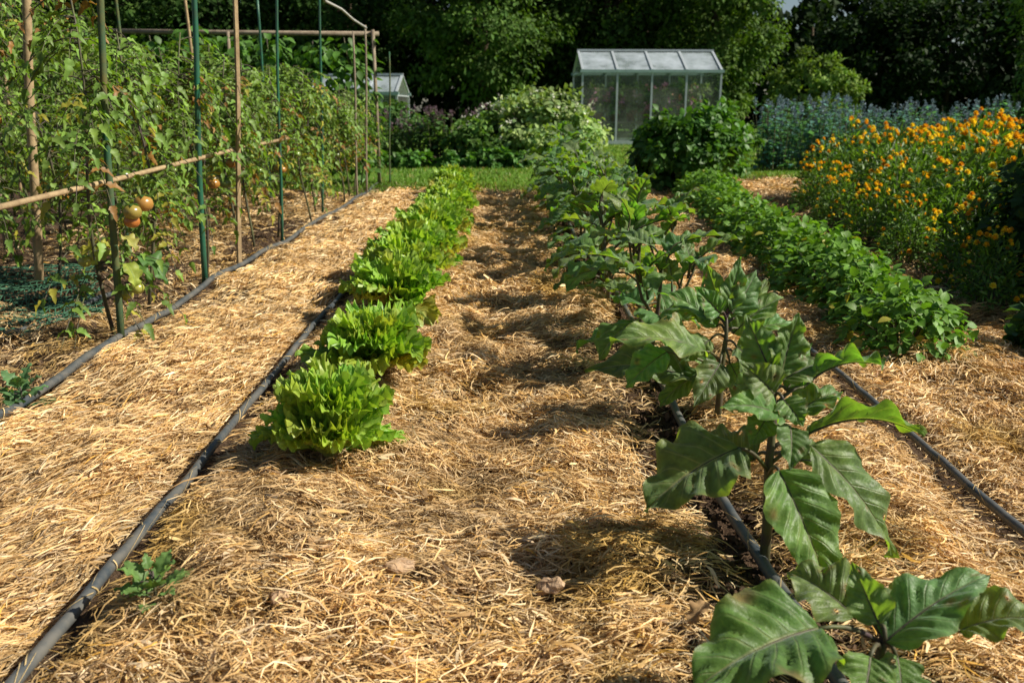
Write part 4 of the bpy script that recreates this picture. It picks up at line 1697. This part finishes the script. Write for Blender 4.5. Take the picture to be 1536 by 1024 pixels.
for k in range(9):
    x = -2.1 + k * .27 + random.uniform(-.06, .06)
    y = 14.4 + random.uniform(-.4, .5)
    lab = 'green perennial with dusky purple spikes, %s from the left along the far border' % tord[k]
    if len(pq) < 2:
        pq.append(perennial((x, y, 0), 500 + k, lab, .78, .34, 22, (.085, .17, .05), (.19, .12, .15), gp))
    else:
        copy_tree(pq[k % 2], (x, y, 0), random.uniform(0, 6), random.uniform(.8, 1.1), lab)
for k in range(7):
    x = -2.0 + k * .36
    shrub('low broad-leaved green plant, %s from the left at the lawn edge' % tord[k], (x, 13.2 + .2 * sin(k * 2), 0), (.26, .22, .14), 18, 26,
          .09, (.085, .2, .035), 520 + k, mat='bean_leaf', tpl=T_OVAL, cat='plant', name='leafy_plant', group='low plants edging the far border')


# trees
def tree(name, label, loc, h, rad, ncl, per, size, colr, seed, group='trees behind the garden', zc=None, low=False):
    t = thing(name, label, 'tree', loc, 0, group)
    r = random.Random(seed)
    zc = zc or h - rad[2]
    mb = MB()
    tube(mb, [(0, 0, -.2), (.05, .03, zc * .5), (.0, .05, zc), (.05, 0, zc + rad[2] * .6)], [.22, .17, .11, .04], 9)
    for k in range(8):
        a = r.uniform(0, 6.28)
        z = zc * r.uniform(.55, 1.2)
        e = Vector((cos(a) * rad[0] * .75, sin(a) * rad[1] * .75, z + r.uniform(.3, 1.4)))
        s = Vector((0, .04, z))
        tube(mb, [s, s.lerp(e, .5) + Vector((0, 0, .2)), e], [.08, .05, .02], 6)
    mb.build('trunk', M['bark'], t)
    foliage('crown', t, ncl, per, rad, zc, size, colr, 'tree_leaf', .26, .45, seed, floor=.1)
    return t


TP = []
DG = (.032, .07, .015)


def put_tree(proto_i, x, y, s, label, rz=None):
    return copy_tree(TP[proto_i], (x, y, 0), random.uniform(0, 6.28) if rz is None else rz, s, label, 'trees behind the garden')


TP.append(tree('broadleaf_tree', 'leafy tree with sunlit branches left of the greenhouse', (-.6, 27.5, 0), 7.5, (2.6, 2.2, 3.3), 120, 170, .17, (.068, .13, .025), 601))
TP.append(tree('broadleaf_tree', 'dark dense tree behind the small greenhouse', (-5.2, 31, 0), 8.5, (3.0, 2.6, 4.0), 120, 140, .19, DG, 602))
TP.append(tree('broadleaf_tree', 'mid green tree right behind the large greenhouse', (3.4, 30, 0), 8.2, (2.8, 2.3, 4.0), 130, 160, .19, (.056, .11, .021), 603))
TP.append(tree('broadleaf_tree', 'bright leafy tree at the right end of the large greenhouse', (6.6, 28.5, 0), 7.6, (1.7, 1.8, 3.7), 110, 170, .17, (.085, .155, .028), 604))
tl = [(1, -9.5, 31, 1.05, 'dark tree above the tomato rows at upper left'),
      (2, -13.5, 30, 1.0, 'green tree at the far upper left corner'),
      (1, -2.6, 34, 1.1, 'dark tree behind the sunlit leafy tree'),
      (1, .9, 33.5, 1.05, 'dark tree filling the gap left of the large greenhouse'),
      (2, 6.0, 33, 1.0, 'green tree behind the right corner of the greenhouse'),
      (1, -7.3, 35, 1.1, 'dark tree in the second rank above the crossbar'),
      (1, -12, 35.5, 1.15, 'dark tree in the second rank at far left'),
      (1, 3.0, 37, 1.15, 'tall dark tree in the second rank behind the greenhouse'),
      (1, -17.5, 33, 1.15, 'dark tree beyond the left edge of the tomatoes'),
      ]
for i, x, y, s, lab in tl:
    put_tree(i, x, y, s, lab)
# the wood behind: one far mass
mb = MB()
wx, wyy, wz = [], [], []
n = 60000
wx = rng.uniform(-34, 48, n)
wy = 41 + rng.random(n) * 3.5
top = np.where(wx < 9, 11, 7.6) + 1.6 * (vnoise(wx, wx * 0, .5, 81) - .5) + .8 * (vnoise(wx, wx * 0, 1.7, 82) - .5)
top = np.where(np.abs(wx - 13.0) < 1.0, 5.0 + .6 * np.abs(wx - 13.0), top)
wz = rng.random(n) ** .9 * top
p = np.stack([wx, wy + .8 * np.sin(wx * 1.3) + .5 * np.sin(wz * 2), wz], -1)
D = norm(rng.normal(0, .6, (n, 3)) + np.array((0, -.4, -.5)))
N = norm(rng.normal(0, .5, (n, 3)) + np.array((.2, -.4, .7)))
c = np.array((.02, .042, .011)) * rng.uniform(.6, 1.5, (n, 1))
scatter(mb, T_LEAF * np.array((1.6, 1, 1)), T_LEAF_F, p, D, N, rng.uniform(.25, .5, n), c, T_LEAF_UV)
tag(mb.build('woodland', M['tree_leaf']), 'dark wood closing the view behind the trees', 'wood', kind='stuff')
# dark hedge of conifers on the right
hg = thing('hedge', 'tall black-green hedge filling the right background', 'hedge', (16.2, 31.5, 0))
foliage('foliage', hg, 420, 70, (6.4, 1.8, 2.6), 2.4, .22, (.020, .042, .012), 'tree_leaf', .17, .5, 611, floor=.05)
mb = MB()
for k in range(10):
    x = -5.5 + k * 1.2
    tube(mb, [(x, 0, -.1), (x + .1, 0, 1.5), (x, .1, 3.6)], [.12, .09, .04], 6)
mb.build('trunk', M['bark'], hg)
put_tree(1, 7.9, 34.5, .74, 'dark tree top behind the round shrub')
put_tree(1, 21.5, 33, .95, 'dark tree behind the right end of the hedge')
ct = thing('conifer', 'bright green feathery conifer at the far right edge', 'tree', (12.6, 20.6, 0))
foliage('crown', ct, 150, 80, (1.05, 1.05, 3.3), 3.2, .13, (.10, .17, .045), 'tree_leaf', .2, .45, 612, floor=.05, flat=1.6)
mb = MB()
tube(mb, [(0, 0, -.1), (0, 0, 3), (0, 0, 6)], [.12, .08, .03], 8)
mb.build('trunk', M['bark'], ct)


# ------------------------------------------------------------------ greenhouses
def greenhouse(name, label, loc, rz, L, Dp, eave, ridge, nb):
    g = thing(name, label, 'greenhouse', loc, rz)
    y1, y2 = 0, Dp
    ym = Dp / 2
    w_, t_ = .045, .045
    for k in range(nb + 1):
        x = L * k / nb
        mb = MB()
        bar(mb, (x, y1, 0), (x, y1, eave - .03), w_, t_, (0, 1, 0))
        mb.build('post', M['alu'], g, smooth=False)
        mb = MB()
        bar(mb, (x, y2, 0), (x, y2, eave - .03), w_, t_, (0, 1, 0))
        mb.build('post', M['alu'], g, smooth=False)
        mb = MB()
        bar(mb, (x, y1 - .02, eave + .022), (x, ym, ridge + .022), w_ * 1.3, .03)
        bar(mb, (x, ym + .002, ridge + .02), (x, y2 + .02, eave + .02), w_ * 1.3, .03)
        mb.build('rafter', M['alu'], g, smooth=False)
    for yy in (y1 - .035, y2 + .035):
        mb = MB()
        bar(mb, (-.06, yy, eave - .01), (L + .06, yy, eave - .01), .05, .07)
        mb.build('gutter', M['alugreen'], g, smooth=False)
    mb = MB()
    bar(mb, (-.03, ym, ridge + .045), (L + .03, ym, ridge + .045), .06, .05)
    mb.build('ridge_beam', M['alu'], g, smooth=False)
    for yy in (y1, y2):
        mb = MB()
        bar(mb, (0, yy, .06), (L, yy, .06), .07, .12)
        mb.build('base_rail', M['alu'], g, smooth=False)
    for k in range(nb):
        xa, xb = L * k / nb + .025, L * (k + 1) / nb - .025
        for yy in (y1, y2):
            mb = MB()
            box(mb, ((xa + xb) / 2, yy, (eave + .06) / 2 + .02), (xb - xa, .008, eave - .14))
            mb.build('glass_pane', M['glass'], g, smooth=False)
        for (ya, za, yb_, zb) in ((y1, eave, ym - .02, ridge - .015), (ym + .02, ridge - .015, y2, eave)):
            mb = MB()
            bar(mb, ((xa + xb) / 2, ya, za + .012), ((xa + xb) / 2, yb_, zb + .012), xb - xa, .008)
            mb.build('roof_panel', M['roofglass'], g, smooth=False)
    for x in (0, L):
        mb = MB()
        V = [(x - .003, y1 + .03, .12), (x - .003, y2 - .03, .12), (x - .003, y2 - .03, eave - .02), (x - .003, ym, ridge - .03), (x - .003, y1 + .03, eave - .02)]
        V += [(a + .006, b, c) for a, b, c in V]
        mb.add(V, [(4, 3, 2, 1, 0), (5, 6, 7, 8, 9)] + [(i, (i + 1) % 5, (i + 1) % 5 + 5, i + 5) for i in range(5)])
        mb.build('gable_pane', M['glass'], g, smooth=False)
        mb = MB()
        bar(mb, (x, .03, eave - .055), (x, Dp - .03, eave - .055), .04, .03)
        mb.build('gable_rail', M['alu'], g, smooth=False)
    return g


ghY = 21.8
pL, pR = P(874, 109, ghY), P(1084, 111, ghY)
GL = pR.x - pL.x
greenhouse('greenhouse', 'large glass greenhouse with four bays under a low ridge', (pL.x, ghY, 0), R(2.0), GL, 1.9, 1.76, 2.24, 4)
p2 = P(606, 137, 20.5)
greenhouse('greenhouse', 'small low greenhouse seen behind the end of the tomatoes', (p2.x - 2.15, 20.5, 0), R(-4), 2.0, 1.5, 1.22, 1.60, 3)
# staging and pots inside
tb = thing('plant_bench', 'wooden plant bench standing inside the large greenhouse', 'bench', (pL.x + GL * .5, ghY + .75, 0))
mb = MB()
box(mb, (0, 0, .55), (GL * .86, .55, .04))
mb.build('bench_top', M['greywood'], tb, smooth=False)
for sx in (-1, 1):
    for sy in (-1, 1):
        mb = MB()
        box(mb, (sx * GL * .38, sy * .22, .264), (.06, .06, .53))
        mb.build('leg', M['greywood'], tb, smooth=False)
for k in range(7):
    x = pL.x + GL * (.14 + .12 * k)
    pt = thing('potted_plant', '%s flowering pot plant from the left on the greenhouse bench' % tord[k], 'potted plant', (x, ghY + .7, .572), 0, 'pot plants on the greenhouse bench')
    mb = MB()
    tube(mb, [(0, 0, 0), (0, 0, .17), (0, 0, .2)], [.08, .11, .12], 12)
    mb.build('pot', M['terracotta'], pt)
    foliage('foliage', pt, 14, 22, (.28, .24, .46), .56, .12, ((.16, .27, .07) if k % 2 else (.22, .28, .12)), 'tree_leaf', .4, .4, 700 + k)
    foliage('blossom', pt, 9, 14, (.29, .25, .34), .50, .10, ((.75, .35, .5), (.55, .25, .45), (.8, .5, .5))[k % 3], 'petal', .3, .8, 720 + k)


# ------------------------------------------------------------------ small things on the straw
def weed(loc, seed, label, n=13, size=.07, H=.09, colr=(.10, .19, .055)):
    r = random.Random(seed)
    t = thing('weed', label, 'weed', loc)
    mb = MB()
    tube(mb, [(0, 0, -.02), (.003, 0, H * .5), (0, .004, H)], [.003, .0025, .0015], 6)
    mb.build('stem', M['stem'], t)
    for i in range(n):
        f = i / n
        a = i * 2.4
        up = .1 + .9 * f
        L = size * r.uniform(.7, 1.1) * (1 - .4 * f)
        Vt, F, UV, tip = leaf_grid(L, L * r.uniform(.5, .75), 16, 8, (.7, .9), .15, .05, 5, .10, 3, r.uniform(.3, 1.0), .28, seed * 9 + i)
        dh = Vector((cos(a), sin(a), 0))
        A = Vector((0, 0, H * (.25 + .75 * f))) + dh * .02
        B = A + (dh * cos(up) + Vector((0, 0, sin(up)))) * L
        V = place(Vt, tip, A, B, (-dh.x * sin(up), -dh.y * sin(up), 1))
        m2 = MB()
        m2.add(V, F, np.array(colr) * r.uniform(.8, 1.25), UV)
        tube(m2, [Vector((0, 0, H * (.2 + .7 * f))), A], [.0015, .0012], 5, mi=1)
        m2.build('leaf', [M['bean_leaf'], M['stem']], t)
    return t


wp = G(238, 948)
weed((wp.x, wp.y, gzf(wp.x, wp.y)), 1, 'small green weed alone in the straw, bottom left', 15, .062, .075, (.14, .25, .07))
wp = G(34, 612)
weed((wp.x, wp.y, gzf(wp.x, wp.y)), 2, 'small lobed weed growing over the hose at the left edge', 12, .085, .10, (.10, .20, .08))


def clod(px, py, s, seed, label, flat=.30):
    g = G(px, py)
    mb = MB()
    r = np.random.default_rng(seed)
    nu, nv = 18, 11
    V = []
    f = r.uniform(0, 6, 6)
    for j in range(nv):
        ph = PI * j / (nv - 1)
        for i in range(nu):
            th = 2 * PI * i / nu
            d = 1 + .16 * sin(2 * th + f[0]) + .12 * sin(3 * th + f[1] + 2 * ph) + .09 * sin(5 * th + f[2] - 3 * ph) + r.normal(0, .025)
            sp_ = sin(ph) ** .7
            V.append((s * d * sp_ * cos(th), s * .85 * d * sp_ * sin(th), s * flat * d * np.sign(cos(ph)) * abs(cos(ph)) ** .7))
    F = np.array([(j * nu + i, (j + 1) * nu + i, (j + 1) * nu + (i + 1) % nu, j * nu + (i + 1) % nu) for j in range(nv - 1) for i in range(nu)])
    mb.add(V, F)
    o = mb.build('clod', M['clod'], smooth=False)
    o.location = (g.x, g.y, gzf(g.x, g.y) + .032)
    o.rotation_euler = (r.uniform(-.4, .4), r.uniform(-.4, .4), r.uniform(0, 6))
    return tag(o, label, 'clod', 'dry clods of earth on the straw')


def dry_leaf(px, py, L, seed, label):
    g = G(px, py)
    r = random.Random(seed)
    Vt, F, UV, tip = leaf_grid(L, L * .55, 14, 8, (.7, .9), .5, .06, 5, .22, 2.5, r.uniform(.8, 1.8), .12, seed, twist=r.uniform(-1, 1))
    Vt = Vt - Vt.mean(0)
    Vt[:, 2] -= Vt[:, 2].min()
    mb = MB()
    mb.add(Vt, F, np.array((.36, .23, .11)) * r.uniform(.7, 1.2), UV)
    o = mb.build('dry_leaf', M['dryleaf'])
    o.location = (g.x, g.y, gzf(g.x, g.y) + .022)
    o.rotation_euler = (r.uniform(-.3, .3), r.uniform(-.3, .3), r.uniform(0, 6.28))
    return tag(o, label, 'dry leaf', 'dry leaves lying on the straw')


M['dryleaf'] = leaf_mat('withered_leaf', .15, .8, .15, veins=5, nscale=60, namp=.35, bump=.6, tcol=(1, .8, .5), veincol=(.45, .33, .18), back=(1.1, 1.1, 1.1))
dry_leaf(478, 868, .05, 1, 'curled brown dry leaf at lower left of the largest clod')
dry_leaf(640, 760, .045, 2, 'curled brown dry leaf above and right of the largest clod')
dry_leaf(316, 655, .05, 3, 'withered brown leaf by the hose left of the nearest lettuce')
dry_leaf(1040, 955, .055, 4, 'brown dry leaf at the bottom beside the big eggplant leaf')
dry_leaf(700, 590, .05, 5, 'small dry leaf on the path right of the second lettuce')
clod(603, 893, .029, 3, 'largest pale clod of dry earth on the straw, centre bottom')
clod(424, 950, .020, 8, 'smaller rounded clod of dry earth at bottom left of centre')
clod(824, 900, .024, 12, 'ochre clod of dry earth beside the round leaf shadow', .4)
print('objects', len(bpy.data.objects))
